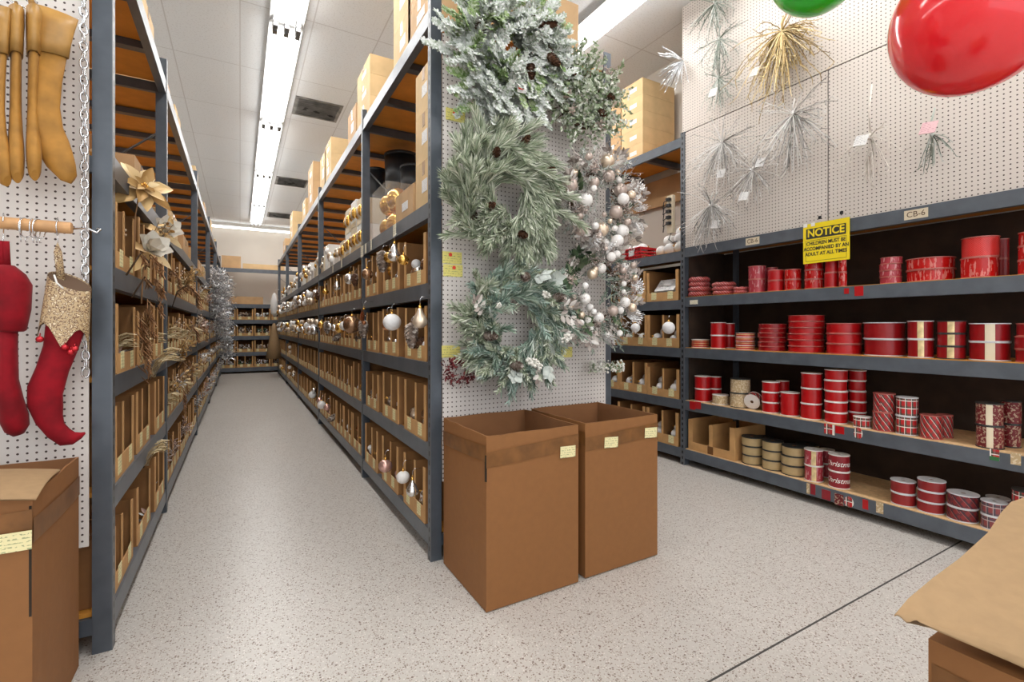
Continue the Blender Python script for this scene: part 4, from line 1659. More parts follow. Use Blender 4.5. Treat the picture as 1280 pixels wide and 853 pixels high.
# A: flocked wreath, upper left
t, c = wreath_base('flocked_wreath', 'big snow-flocked fir wreath with pine cones, topmost on the pegboard', 637, 74, 2.45, .24)
mb, mg = MB(), MB()
for i in range(400):
    a = R.uniform(0, 2 * PI)
    off = R.uniform(-.26, .16)
    p = ringpt(.24, a, off * .6, R.uniform(-.04, .07))
    d = direc(a, R.uniform(-1.1, .5), R.uniform(-.5, 1.3), R.uniform(.0, .9))
    L = R.uniform(.12, .21)
    tgt = mg if (R.random() < .16 or (2.3 < a < 2.9 and R.random() < .5)) else mb
    frond(tgt, p, d, L, 0, Vector((0, -1, .3)), 8, .017, .05)
for (a, L) in ((2.05, .34), (1.25, .33), (.95, .30), (2.5, .26), (.1, .28), (.35, .24)):
    for k in range(3):
        frond(mg if k == 2 else mb, ringpt(.24, a + .1 * k, 0, .03), direc(a, R.uniform(-.2, .2), 1, .15), L * R.uniform(.75, 1), 0, Vector((0, -1, 0)), 12, .013, .06)
mb.build('flocked_fronds', M['flock'], t)
mg.build('green_fronds', M['flock_green'], t)
scatter(t, 'pine_cone', CONE_L, [(ringpt(.24, a, o, f), d) for a, o, f, d in ((1.2, -.02, .10, (.3, -.5, -.4)), (.15, -.04, .11, (.4, -.4, -.6)), (-.6, -.14, .10, (-.1, -.3, -.9)), (.9, .02, .08, (.8, -.5, .1)), (3.0, -.02, .08, (-.5, -.6, .2)))])
b = MB()
for k in range(7):
    a = -.1 + .17 * k
    b.tube([ringpt(.24, a, -.03 + .02 * math.sin(k * 2), .05), ringpt(.24, a + .25, .0 + .03 * math.sin(k), .09), ringpt(.24, a + .5, -.02, .06)], .005, 5, 0, .6)
b.build('bark_twig', M['twig'], t)
b = MB(); b.obox((.0, -.14, -.235), (.032, 0, .004), (0, .001, 0), (-.004, 0, .024)); b.build('white_tag', M['tag_white'], t)
b = MB(); b.obox((-.006, -.1425, -.228), (.016, 0, 0), (0, .001, 0), (0, 0, .014)); b.build('red_dot', M['red_dot'], t)
# B: long needled pine wreath
t, c = wreath_base('pine_wreath', 'fluffy pale long-needled pine wreath in the middle of the pegboard', 629, 246, 2.45, .235)
mb = MB()
for i in range(215):
    a = 2 * PI * i / 215 + R.uniform(-.1, .1)
    p = ringpt(.235, a, R.uniform(-.14, .10), R.uniform(-.03, .10))
    d = direc(a, R.uniform(-1.2, -.2), R.uniform(-.35, 1.0), R.uniform(.0, .6))
    rng_spr(mb, p, d, R.uniform(.11, .18), 110, .11, .0056, .42, 0, .3)
mb.build('pine_needles', M['pine_pale'], t)
scatter(t, 'pine_cone', CONE, [(ringpt(.235, a, o, f), d) for a, o, f, d in ((2.1, -.02, .11, (-.3, -.9, .2)), (3.75, -.03, .11, (.2, -.9, .2)), (.55, .02, .11, (.3, -.9, .3)), (1.35, .05, .11, (.1, -.9, .4)), (4.9, .0, .11, (.1, -.9, -.3)), (.15, .06, .11, (.5, -.8, 0)))])
# C: mixed blue green wreath with white berries
t, c = wreath_base('mixed_wreath', 'blue-green mixed needle wreath with white berries, lowest big one on the pegboard', 640, 403, 2.45, .225)
mb, mc, md = MB(), MB(), MB()
for i in range(330):
    a = 2 * PI * i / 330 + R.uniform(-.1, .1)
    tgt, nl, n, sp = ((mb, .06, 70, .6), (mc, .085, 60, .5), (md, .05, 70, .7))[i % 3]
    if PI * .75 < a < PI * 1.35 and i % 2:
        tgt, nl, n, sp = md, .09, 55, .5
    p = ringpt(.215, a, R.uniform(-.085, .09), R.uniform(-.03, .09))
    d = direc(a, R.uniform(-1.3, .1), R.uniform(-.15, .9), R.uniform(.0, .6))
    rng_spr(tgt, p, d, R.uniform(.09, .16), n, nl, .0062, sp, 0, .3)
mb.build('blue_green_needles', M['bluegreen'], t)
mc.build('dark_needles', M['pine_deep'], t)
md.build('pale_needles', M['pine_pale'], t)
scatter(t, 'berry_cluster', BER_W, [(ringpt(.225, a, o, .16), (0, -1, 0)) for a, o in ((2.75, -.03), (.85, -.02), (-1.25, .03), (-1.45, .0), (-.35, .06))], True, (.8, 1.15))
scatter(t, 'pine_cone', CONE_W, [(ringpt(.225, a, .03, .12), (R.uniform(-.5, .5), -.9, 0)) for a in (3.45, .6, 1.5, 4.4)])
scatter(t, 'sage_leaf_spray', LEAF_L, [(ringpt(.225, a, o, .13), direc(a, -.6, .7, .5)) for a, o in ((-.3, .03), (-.55, -.02), (1.35, .02), (3.1, -.03), (-.95, .07), (1.0, .06), (-1.7, .05))], True, (.55, .8))
scatter(t, 'silver_leaf_spray', LEAF_S, [(ringpt(.225, a, .02, .12), direc(a, -.6, .8, .4)) for a in (.25, .45, -.15, -1.1, 3.0)], True, (1, 1.3))
# D: small leafed frosted wreath, upper right
t, c = wreath_base('leafy_wreath', 'frosted small-leaved eucalyptus wreath at the upper corner of the pegboard', 726, 124, 2.47, .17)
mb = MB()
for i in range(260):
    a = R.uniform(0, 2 * PI)
    p = ringpt(.17, a, R.uniform(-.13, .09), R.uniform(-.03, .08))
    d = direc(a, R.uniform(-1, .6), R.uniform(-.4, 1.2), R.uniform(0, .8))
    L = R.uniform(.09, .17)
    for k in range(16):
        q = p + d * (L * k / 16) + Vector((0, 0, -.03 * (k / 16) ** 2))
        mb.leaf(q, (d * .5 + rdir()).normalized(), R.uniform(.018, .032), R.uniform(.012, .018), Vector((0, -1, 0)), 0, .2)
mb.build('frosted_leaves', M['euca'], t)
scatter(t, 'pine_cone', CONE, [(ringpt(.17, a, o, .09), (.2, -.7, -.6)) for a, o in ((2.6, .03), (.2, -.03), (-.9, -.05))])
scatter(t, 'berry_cluster', BER_P, [(ringpt(.17, a, .04, .11), (0, -1, 0)) for a in (3.4, 3.9, .9, 5.6, 5.1)], True, (.8, 1.2))
b = MB()
for k in range(9):
    a = 2.1 + k * .22
    b.tube([ringpt(.17, a, .06, .03), ringpt(.17, a, .14, .05), ringpt(.17, a + .1, R.uniform(.17, .24), .06)], .003, 4, 0, .5)
b.build('twig_spray', M['twig'], t)


def ornament_wreath(label, px, py, Y, R0, sq, cols, name, dense):
    t, c = wreath_base(name, label, px, py, Y, R0)
    mb = MB()
    for i in range(110):
        a = R.uniform(0, 2 * PI)
        p = ringpt(R0, a, R.uniform(-.10, .07), R.uniform(-.03, .04))
        rng_spr(mb, p, direc(a, R.uniform(-1, .8), R.uniform(-.3, 1.1), R.uniform(0, .5)), R.uniform(.10, .17), 34, .04, .005, .7, 0, .2)
    mb.build('needles', M['flock' if dense else 'pine_deep'], t)
    mb = MB()
    for i in range(230):
        a = R.uniform(0, 2 * PI)
        p = ringpt(R0, a, R.uniform(-.12, .10), R.uniform(.02, .09))
        d = direc(a, R.uniform(-.9, .9), R.uniform(-.1, 1.2), R.uniform(.1, .8))
        pp = [p, p + d * .06, p + d * R.uniform(.09, .15) + rdir() * .02]
        mb.tube(pp, .0014, 3, 0, .6, False)
        for k in range(5):
            q = pp[0].lerp(pp[2], .3 + .15 * k) + rdir() * .012
            mb.ball(q, R.uniform(.003, .0055), 5, 4)
    mb.build('glitter_twigs', M['silverleaf'], t)
    n = 30 if dense else 30
    used = []
    for i in range(400):
        if len(used) >= n:
            break
        a, off = R.uniform(0, 2 * PI), R.uniform(-.09, .10)
        fwd = R.uniform(.08, .15)
        r = R.choice((.016, .02, .024, .028, .034) if dense else (.015, .018, .021, .025, .03))
        if len(used) < (11 if dense else 6):
            r = R.uniform(.038, .047) if dense else .034
        p = ringpt(R0, a, off, fwd)
        if any((p - q).length < (r + s) * .95 for q, s in used):
            continue
        used.append((p, r))
        b = MB(); b.ball((0, 0, 0), r, 16, 10); b.build('bauble', M[cols[len(used) % len(cols)]], t, p)
    scatter(t, 'berry_cluster', BER_P, [(ringpt(R0, R.uniform(0, 6.28), R.uniform(-.05, .09), .10), (0, -1, 0)) for _ in range(9)], True, (.8, 1.3))
    scatter(t, 'silver_leaf_spray', LEAF_S, [(ringpt(R0, a, .02, .08), direc(a, R.uniform(-.8, .8), 1, .4)) for a in [R.uniform(0, 6.28) for _ in range(26)]], True, (.8, 1.3))
    scatter(t, 'dark_leaf_spray', LEAF_D, [(ringpt(R0, a, -.03, .05), direc(a, R.uniform(-.8, .8), .4, .3)) for a in [R.uniform(0, 6.28) for _ in range(3 if dense else 8)]], True, (.7, 1.0))
    scatter(t, 'lace_leaf', LACE, [(ringpt(R0, a, .06, .09), direc(a, R.uniform(-.4, .4), 1, .5)) for a in ((-.1, -.5, -1.4, .5, -2) if dense else (-.6, .2, -1.5))], True, (.8, 1.15))
    return t


ornament_wreath('taupe and white bauble wreath beside the long-needled pine wreath', 743, 254, 2.46, .20, 0, ['pearl', 'pearl_taupe', 'pearl', 'champagne', 'pearl_taupe'], 'bauble_wreath', True)
ornament_wreath('white and gold bauble wreath with green leaves beside the lowest pine wreath', 739, 366, 2.46, .215, 0, ['pearl', 'pearl', 'champagne', 'pearl', 'pearl_taupe'], 'bauble_wreath', False)
# G, H: small candle-ring wreaths seen nearly edge on
c = on_y(575, 464, 2.50)
t = thing('small_wreath', 'tiny burgundy leaf wreath low on the pegboard by the upright', 'wreath', c)
mb = MB()
for i in range(230):
    a = R.uniform(0, 2 * PI)
    p = Vector((.068 * math.cos(a), R.uniform(-.055, .05), .064 * math.sin(a))) + rdir() * .022
    mb.leaf(p, (rdir() + Vector((0, -.3, 0))).normalized(), R.uniform(.018, .034), R.uniform(.008, .014), rdir(), 0, .2)
mb.build('burgundy_leaves', M['burgleaf'], t)
b = MB(); b.tube([(0, .083, .02), (0, .0, .02), (0, -.05, .03)], .003, 6); b.build('peg_hook', M['chrome'], t)
b = MB(); b.obox((.03, -.075, .02), (.022, 0, 0), (0, .001, 0), (0, 0, .012)); b.build('white_tag', M['tag_white'], t)
c = on_y(758, 459, 2.47)
t = thing('small_wreath', 'tiny snowy white-berry wreath jutting out above the two-tag box', 'wreath', c)
mb = MB()
for i in range(190):
    a = R.uniform(0, 2 * PI)
    p = Vector((.115 * math.cos(a), .09 * math.sin(a) * .8, R.uniform(-.022, .022))) + rdir() * .014
    mb.leaf(p, rdir(), R.uniform(.014, .026), R.uniform(.008, .013), rdir(), 0, .2)
mb.build('snowy_leaves', M['euca'], t)
mb = MB()
for i in range(110):
    a = R.uniform(0, 2 * PI)
    mb.ball(Vector((.115 * math.cos(a), .075 * math.sin(a), R.uniform(-.02, .025))) + rdir() * .02, R.uniform(.005, .009), 6, 4)
mb.build('white_berries', M['whiteberry'], t)
b = MB(); b.tube([(0, PY - 2.47, .03), (0, .0, .028), (0, -.06, .03)], .003, 6); b.build('peg_hook', M['chrome'], t)

# yellow tags on the pegboard
for (x0, x1, y0, y1, dot, nm) in ((557, 581, 137, 152, (.45, .68), 'yellow price tag with a red dot below the flocked wreath'), (553, 577, 315, 330, (.4, .75), 'yellow price tag with a red dot, upper of the pair by the pine wreath'),
                                 (554, 578, 331, 346, (.55, .75), 'yellow price tag with a red dot, lower of the pair by the pine wreath'), (552, 575, 432, 447, None, 'plain yellow price tag above the burgundy wreath'),
                                 (701, 715, 434, 447, None, 'plain yellow price tag between the lowest pine wreath and the bauble wreath')):
    p0, p1 = on_y(x0, (y0 + y1) / 2, PY), on_y(x1, (y0 + y1) / 2, PY)
    pz0, pz1 = on_y((x0 + x1) / 2, y1, PY).z, on_y((x0 + x1) / 2, y0, PY).z
    t = thing('price_tag_card', nm, 'price tag', ((p0.x + p1.x) / 2, PY, (pz0 + pz1) / 2))
    hw, hz = (p1.x - p0.x) / 2, (pz1 - pz0) / 2
    b = MB(); b.box(-hw, hw, -.003, -.001, -hz, hz); b.build('tag_card', M['tag_bright'], t)
    if dot:
        b = MB(); b.lathe([(.011, 0), (.011, .001)], 14); o = b.build('red_dot', M['red_dot'], t, ((dot[0] * 2 - 1) * hw, -.0032, (dot[1] * 2 - 1) * hz)); o.rotation_euler = (PI / 2, 0, 0)

# ------------------------------------------------------------------ stockings, dowel, chain
M['gold_velvet'] = plain('gold_velvet', (.37, .175, .03), .6, var=.25, scale=14, spec=.3)
M['gold_velvet'].node_tree.nodes['Principled BSDF'].inputs['Sheen Weight'].default_value = .05
M['gold_cuff'] = plain('gold_satin_cuff', (.44, .235, .06), .4, var=.25, scale=12)
M['red_velvet'] = plain('red_stocking_velvet', (.21, .002, .008), .75, var=.3, scale=16, spec=.2)
M['red_velvet'].node_tree.nodes['Principled BSDF'].inputs['Sheen Weight'].default_value = .06


def leopard():
    m, nt, p = new_mat('gold_fleck_cuff')
    p.inputs['Roughness'].default_value = .45
    v = coords(nt)
    f = noise(nt, v, 130, 3)
    a = mix(nt, mth(nt, 'GREATER_THAN', f, .5), (.50, .36, .20), (.17, .085, .04))
    nt.links.new(mix(nt, mth(nt, 'GREATER_THAN', f, .60), a, (.74, .62, .42)), p.inputs['Base Color'])
    return m


M['leopard'] = leopard()


def loft(mb, secs, n=18, m=0, capt=True, capb=True):
    """secs: (centre x, z, half width, half thickness, tilt of the section from horizontal)."""
    b = len(mb.v)
    for (x, z, hw, th, tl) in secs:
        for j in range(n):
            a = 2 * PI * j / n
            u, y = hw * math.cos(a), th * math.sin(a)
            mb.v.append((x + u * math.cos(tl), y, z + u * math.sin(tl)))
    k = len(secs)
    for i in range(k - 1):
        for j in range(n):
            j2 = (j + 1) % n
            mb.face((b + i * n + j, b + (i + 1) * n + j, b + (i + 1) * n + j2, b + i * n + j2), m, True)
    if capt:
        mb.face([b + j for j in range(n)], m)
    if capb:
        mb.face([b + (k - 1) * n + j for j in range(n)][::-1], m)


def gold_stocking(label, px, Y, rz, sc=1.0):
    c = on_y(px, 14, Y)
    t = thing('gold_stocking', label, 'stocking', c, rz, 'gold stockings hanging from the upper hooks')
    b = MB()
    loft(b, [(0, -.15, .046, .015, 0), (-.010, -.26, .041, .015, 0), (-.016, -.36, .041, .016, .05), (-.012, -.44, .046, .019, .15), (.002, -.50, .052, .021, .4), (.024, -.555, .050, .021, .75), (.048, -.60, .040, .018, 1.0), (.064, -.625, .020, .010, 1.1)])
    b.build('stocking_body', M['gold_velvet'], t)
    b = MB()
    loft(b, [(.010, .0, .068, .021, -.12), (.006, -.05, .061, .022, -.08), (.002, -.11, .054, .020, -.03), (0, -.165, .050, .019, 0), (0, -.163, .047, .016, 0)], capb=False)
    b.build('cuff', M['gold_cuff'], t)
    b = MB(); b.tube([(-.055, 0, -.005), (-.06, 0, .035), (-.058, .004, .06), (-.054, 0, .035), (-.05, 0, -.005)], .006, 5); b.build('hanging_loop', M['gold_cuff'], t)
    b = MB(); b.tube([(-.058, PLY - Y, .055), (-.058, 0, .052), (-.058, -.02, .066)], .003, 6); b.build('peg_hook', M['chrome'], t)
    return t


gold_stocking('gold velvet stocking seen broadside, hanging nearest the chain', 64, 2.42, 0.05)
gold_stocking('gold velvet stocking seen edge-on, beside the broadside gold stocking', 42, 2.42, -1.25)
gold_stocking('gold velvet stocking seen edge-on, second from the broadside one', 20, 2.42, -1.22)
gold_stocking('gold velvet stocking cut by the picture edge, farthest from the chain', -1, 2.42, -.95)

pd = on_y(90, 285.5, 2.43)
t = thing('dowel_rail', 'round wooden dowel rail holding the red stockings', 'rail', (pd.x, 2.43, pd.z))
b = MB(); b.tube([(-.62, 0, 0), (-.005, 0, 0), (0, 0, 0)], [.0225, .0225, .020], 16); b.build('dowel', M['dowel'], t)
b = MB(); b.tube([(-.012, .02, .0), (.03, .01, .004), (.055, -.012, .0), (.075, -.01, -.012), (.085, 0, .004), (.07, .03, .012), (.05, PLY - 2.432, .008)], .004, 6); b.build('rail_hook', M['chrome'], t)
for k, x in enumerate((26, 31.5, 41, 45.5, 49)):
    p = on_y(x, 287, 2.43)
    r_ = thing('wire_ring', 'empty wire ring on the dowel rail, %s from the picture edge' % ORD[k], 'ring', (p.x, 2.43, pd.z - .012), R.uniform(-.3, .3), 'empty rings on the dowel rail')
    b = MB()
    b.tube([(.0, .034 * math.cos(a * PI / 10), .036 * math.sin(a * PI / 10)) for a in range(20)], .002, 5, closed=True)
    b.tube([(0, .0, -.036), (0, .004, -.052), (0, .012, -.05)], .0018, 5)
    b.build('ring_wire', M['chrome'], r_)

# red stocking with flecked pointed cuff
c = on_y(72, 305, 2.42)
t = thing('red_stocking', 'red pointed-toe stocking with a gold flecked zigzag cuff and bells', 'stocking', c, .12)
def q_(x, y):
    p = on_y(x, y, 2.42) - c
    return p.x, p.z
secs = []
for (x, y, hw, th, tl) in ((88, 372, .062, .022, -.45), (84, 400, .060, .026, -.25), (76, 435, .050, .028, -.2), (66, 462, .047, .028, -.25), (57, 488, .052, .028, -.35), (57, 508, .050, .027, -.1), (62, 524, .040, .026, .35), (70, 538, .034, .024, .8), (81, 547, .034, .021, 1.15), (92, 548.5, .024, .016, 1.45), (101, 545, .012, .010, 1.7), (106, 542, .004, .004, 1.8)):
    x_, z_ = q_(x, y)
    secs.append((x_, z_, hw, th, tl))
b = MB(); loft(b, secs, 20); b.build('stocking_body', M['red_velvet'], t)
b = MB()
n = 24
x0, z0 = q_(87, 352); x1, z1 = q_(79, 408)
top, bot, ib = [], [], []
for j in range(n):
    a = 2 * PI * j / n
    u, y = math.cos(a), math.sin(a)
    tl = -.38
    top.append((x0 + .067 * u * math.cos(tl), .034 * y, z0 + .067 * u * math.sin(tl) + .85 * .034 * y))
    drop = (.085 if j % 6 == 0 else .045 if j % 6 in (1, 5) else .012 if j % 6 in (2, 4) else 0)
    bot.append((x1 + .074 * u * math.cos(-.25), .040 * y, z1 + .074 * u * math.sin(-.25) - drop))
mid = [tuple(Vector(p).lerp(Vector(q), .5) + Vector((0, .004 * math.copysign(1, p[1]), 0))) for p, q in zip(top, bot)]
b.add(top + mid + bot, [(r * n + j, (r + 1) * n + j, (r + 1) * n + (j + 1) % n, r * n + (j + 1) % n) for r in range(2) for j in range(n)], 0, True)
b.build('zigzag_cuff', M['leopard'], t)
b = MB(); b.add([(x, y * .95, z - .006) for x, y, z in top], [tuple(range(n))]); b.build('cuff_lining', M['twig'], t)
lx, lz = q_(72, 305); hx, hz = q_(76, 345)
b = MB(); b.tube([(hx - .004, .01, hz - .02), (lx - .004, 0, lz - .03), (lx, 0, lz + .0), (lx + .005, 0, lz - .03), (hx + .005, .01, hz - .02)], .008, 6); b.build('hanging_loop', M['leopard'], t)
b = MB(); b.tube([(lx, 0.010, lz - .008), (lx, 0, pd.z - c.z - .03), (lx, .02, pd.z - c.z - .026), (lx, .036, pd.z - c.z), (lx, 0, pd.z - c.z + .034), (lx, -.034, pd.z - c.z), (lx, -.01, pd.z - c.z - .034)], .002, 6); b.build('wire_ring', M['chrome'], t)
b = MB(); b.tube([(hx - .014, -.036, hz + .0), (hx - .006, -.042, hz - .03), (hx + .012, -.044, hz - .05)], .003, 5); b.build('white_cord', M['white'], t)
M['bell'] = plain('red_bell', (.50, .02, .03), .25, .6)
for (x, y) in ((53, 424), (83, 434), (95, 436), (90, 440)):
    bx, bz = q_(x, y)
    b = MB(); b.ball((bx, -.042, bz), .012, 10, 7); b.tube([(bx, -.042, bz + .01), (bx, -.036, bz + .022)], .002, 5); b.build('jingle_bell', M['bell'], t)
# red velvet stocking, edge on
c = on_y(10, 300, 2.40)
t = thing('red_stocking', 'plain red velvet stocking seen edge-on at the picture edge', 'stocking', c, .25)
secs = []
for (x, y, hw, th, tl) in ((8, 408, .030, .045, 0), (10, 440, .026, .05, 0), (9, 475, .030, .052, 0), (12, 500, .036, .055, .1), (17, 522, .040, .055, .2), (21, 536, .034, .045, .3), (23, 544, .016, .02, .3)):
    p = on_y(x, y, 2.40) - c; secs.append((p.x, p.z, hw, th, tl))
b = MB(); loft(b, secs); b.build('stocking_body', M['red_velvet'], t)
secs = []
for (x, y, hw, th, tl) in ((9, 332, .020, .025, 0), (11, 340, .045, .05, -.15), (15, 352, .054, .062, -.2), (16, 385, .048, .062, -.1), (12, 412, .044, .06, -.05), (12, 415, .036, .05, 0)):
    p = on_y(x, y, 2.40) - c; secs.append((p.x, p.z, hw, th, tl))
b = MB(); loft(b, secs); b.build('cuff', M['red_velvet'], t)
p0, p1 = on_y(4, 302, 2.40) - c, on_y(6, 336, 2.40) - c
b = MB(); b.tube([(p1.x - .006, 0, p1.z), (p0.x - .006, .0, p0.z), (p0.x + .006, 0, p0.z), (p1.x + .006, 0, p1.z)], .012, 6); b.build('hanging_loop', M['red_velvet'], t)
b = MB(); b.tube([(p0.x, .0, p0.z - .01), (p0.x, .03, pd.z - c.z - .03), (p0.x, .066, pd.z - c.z), (p0.x, .03, pd.z - c.z + .034), (p0.x, -.004, pd.z - c.z)], .002, 6); b.build('wire_ring', M['chrome'], t)

# steel chain
p_top, p_bot = on_y(104, -14, 2.515), on_y(107, 472, 2.515)
t = thing('steel_chain', 'zinc chain hanging down the stocking pegboard beside the rack upright', 'chain', (p_bot.x, 2.515, p_bot.z))
b = MB()
b.tube([((.0115 if -PI / 2 < 0 else 0) * math.cos(a * PI / 8), 0, .0215 * math.sin(a * PI / 8)) for a in range(16)], .0042, 6, closed=True)
LINK = b.mesh('link', M['chrome'])
nl = int((p_top.z - p_bot.z) / .0345)
for i in range(nl):
    f = i / nl
    put('link', LINK, t, ((p_top.x - p_bot.x) * f, 0, .02 + i * .0345), (R.uniform(-.1, .1), R.uniform(-.1, .1), .5 + (PI / 2 if i % 2 else 0)))
b = MB(); b.tube([(p_top.x - p_bot.x, PLY - 2.517, p_top.z - p_bot.z + .02), (p_top.x - p_bot.x, 0, p_top.z - p_bot.z + .015)], .004, 6); b.build('peg_hook', M['chrome'], t)

# ------------------------------------------------------------------ branch sprays on the wall pegboard
M['silver_twig'] = ramp_island('silver_twig', [(0, (.14, .13, .12)), (.4, (.52, .50, .48)), (1, (.90, .88, .86))], .4, .2)  # dark and pale ends paint shadow and highlight into the twigs
M['tinsel'] = ramp_island('silver_tinsel_strand', [(0, (.30, .31, .33)), (.6, (.62, .63, .65)), (1, (.86, .87, .88))], .3, .5)
M['gold_twig'] = ramp_island('gold_twig', [(0, (.22, .14, .05)), (.5, (.58, .42, .19)), (1, (.86, .72, .42))], .4, .25)
M['pale_twig'] = plain('cream_twig', (.66, .60, .54), .5, .1, .2, 60)
M['green_twig'] = ramp_island('green_silver_twig', [(0, (.08, .11, .08)), (.5, (.34, .38, .33)), (1, (.74, .75, .72))], .4, .2)


def spray(label, px, py, n, L, matn, hang=.0, curl=.3, tagc='tag_white', tagoff=None, width=.0022, droop=.22, stem=.12, fwd=.5):
    """Branches fan out from a hub at a pixel on the wall pegboard."""
    X = XP - .09
    c = on_x(px, py, X)
    t = thing('branch_spray', label, 'branch spray', c)
    b = MB()
    width *= 1.8
    n = int(n * 1.35)
    L *= .92
    hang *= .55
    for i in range(n):
        a = R.gauss(PI, 1.15) if i % 3 else R.uniform(0, 2 * PI)
        # the fan opens in the wall plane (y, z), most branches hanging down
        dy, dz = math.sin(a), math.cos(a) - hang
        d = Vector((-R.uniform(-.12, fwd), dy, dz)).normalized()
        l = L * R.uniform(.55, 1.1)
        pts = [Vector((0, 0, 0))]
        side = rdir() * curl
        for k in range(1, 6):
            f = k / 5
            p = d * (l * f) + Vector((0, 0, -droop * l * f * f)) + side * (l * .4 * f * f) + rdir() * (l * .02)
            p.x = min(p.x, .075)
            pts.append(p)
        b.tube(pts, width, 3, 0, .55, False)
        for k in (2, 3, 4, 5):
            if R.random() < .8:
                e = (pts[k] - pts[k - 1]).normalized()
                s2 = (e + rdir() * .9).normalized()
                q = pts[k] + s2 * (l * R.uniform(.12, .28))
                q.x = min(q.x, .075)
                b.tube([pts[k], (pts[k] + q) / 2 + rdir() * .006, q], width * .7, 3, 0, .5, False)
    b.build('branches', M[matn], t)
    b = MB(); b.tube([(.02, 0, .0), (.0, .004, stem * .5), (.01, -.01, stem)], .007, 7, 0, .7); b.lathe([(.004, -.02), (.012, -.008), (.012, .012), (.006, .03)], 9); b.build('bundled_stem', M[matn], t)
    b = MB(); b.tube([(.089, 0, -.012), (.0, 0, -.012), (-.03, 0, .004)], .003, 6); b.build('peg_hook', M['chrome'], t)
    if tagoff:
        b = MB(); b.obox((-.05, tagoff[0], tagoff[1]), (.004, .004, .0), (0, .038, .006), (.006, -.008, .034)); b.build('paper_tag', M[tagc], t)
    return t


spray('dark green-silver spray highest on the wall pegboard near its left edge', 894, 4, 34, .30, 'green_twig', .4, .3, 'tag_white', None)
spray('thin silver spray with a blue clip, below the highest green spray', 899, 49, 30, .27, 'green_twig', .5, .3, 'tag_white', None)
spray('thin silver spray with a white tag above the panel seam', 898, 98, 32, .26, 'green_twig', .5, .3, 'tag_white', (.02, -.13))
spray('gold glitter branch spray, the biggest on the wall pegboard', 977, 39, 78, .40, 'gold_twig', .75, .45, 'tag_white', (.20, -.24), .0028, .4)
spray('curly silver spray with a tag, just below the panel seam', 903, 178, 62, .34, 'silver_twig', .3, .6, 'tag_white', (-.02, -.29), .002)
spray('silver spray with long drooping ends right of the curly one', 991, 143, 46, .38, 'silver_twig', .75, .3, 'tag_white', (.23, -.31), .0024)
spray('small silver spray with a tag between the curly and lowest sprays', 941, 213, 34, .28, 'silver_twig', .3, .25, 'tag_white', (.05, -.21), .002)
spray('silver spray lowest on the wall pegboard beside the shelf upright', 889, 257, 52, .32, 'silver_twig', .55, .3, 'tag_white', (-.08, -.19), .0022)
spray('cream hanging twig bundle below the red balloon', 1087, 172, 16, .24, 'pale_twig', 1.6, .25, 'tag_white', (.03, -.02), .0024, .5, .36, .2)
spray('small olive twig bundle with a pink tag under the red balloon', 1165, 168, 14, .15, 'green_twig', 1.7, .4, 'tag_pink', (.0, .03), .002, .5, .16, .2)
# silver tinsel spray at the pegboard edge
c = on_x(854, 76, XP - .07)
t = thing('tinsel_spray', 'silver tinsel frond spray sticking out past the pegboard edge', 'branch spray', c)
b = MB()
for i in range(30):
    a = R.uniform(-.4, 2.5)
    d = Vector((-R.uniform(0, .5), math.sin(a) * 1.0, -math.cos(a) * .9 + .15)).normalized()
    l = R.uniform(.18, .30)
    b.tube([Vector((0, 0, 0)), d * (l * .5), d * l + Vector((0, 0, -.04))], .0042, 4, 0, .8)
    for k in range(16):
        f = (k + 1) / 16
        p = d * (l * f) + Vector((0, 0, -.04 * f * f))
        b.needle(p, (d + rdir() * .3).normalized(), .03, .005)
b.build('tinsel_fronds', M['tinsel'], t)
b = MB(); b.tube([(.07, 0, 0), (.0, 0, 0), (-.03, 0, .012)], .003, 6); b.build('peg_hook', M['chrome'], t)

# ------------------------------------------------------------------ balloons
def balloon(label, name, c, r, matn, tilt):
    t = thing(name, label, 'balloon', c)
    b = MB()
    prof = []
    for i in range(1, 33):
        a = PI * i / 33
        rr = r * math.sin(a) * (1 - .06 * math.cos(a))
        prof.append((rr, -r * 1.04 * math.cos(a)))
    b.lathe(prof, 44, capb=True, capt=True)
    o = b.build('balloon_skin', M[matn], t)
    o.rotation_euler = tilt
    b = MB(); b.lathe([(.012, -r * 1.10), (.02, -r * 1.08), (.008, -r * 1.055), (.03, -r * 1.03)], 12); o = b.build('knot', M[matn], t); o.rotation_euler = (PI + tilt[0], tilt[1], tilt[2])
    b = MB(); b.tube([(0, 0, r * 1.05), (.01, 0, CEIL - c[2])], .0022, 5); b.build('string', M['white'], t)
    return t


M['balloon_red'] = plain('red_latex', (.80, .018, .03), .16, coat=.6)
M['balloon_green'] = plain('green_latex', (.02, .55, .02), .2, coat=.6)
for k in ('balloon_red', 'balloon_green'):
    p_ = M[k].node_tree.nodes['Principled BSDF']
    p_.inputs['Subsurface Weight'].default_value = .6
    p_.inputs['Subsurface Radius'].default_value = (.3, .06, .05) if k == 'balloon_red' else (.05, .3, .05)
    p_.inputs['Subsurface Scale'].default_value = .5
def at_depth(x, y, d):
    u = (x - 640) / F
    return (d * (u * CS + SN), d * (CS - u * SN), H + (409 - y) * d / F)
balloon('big glossy red balloon hanging before the wall pegboard', 'red_balloon', at_depth(1219, 23, 1.95), .288, 'balloon_red', (.2, .3, 0))
balloon('green balloon hanging from the ceiling beside the gold spray', 'green_balloon', at_depth(1023, -46, 2.35), .225, 'balloon_green', (0, 0, 0))

# ------------------------------------------------------------------ goods in the bins: ornaments
GLASS = {'silver': 'silver', 'gold': 'gold', 'copper': 'copper', 'champagne': 'champagne', 'bronze': 'bronze', 'white pearl': 'pearl', 'rose': 'rosepink', 'frosted white': 'frost'}


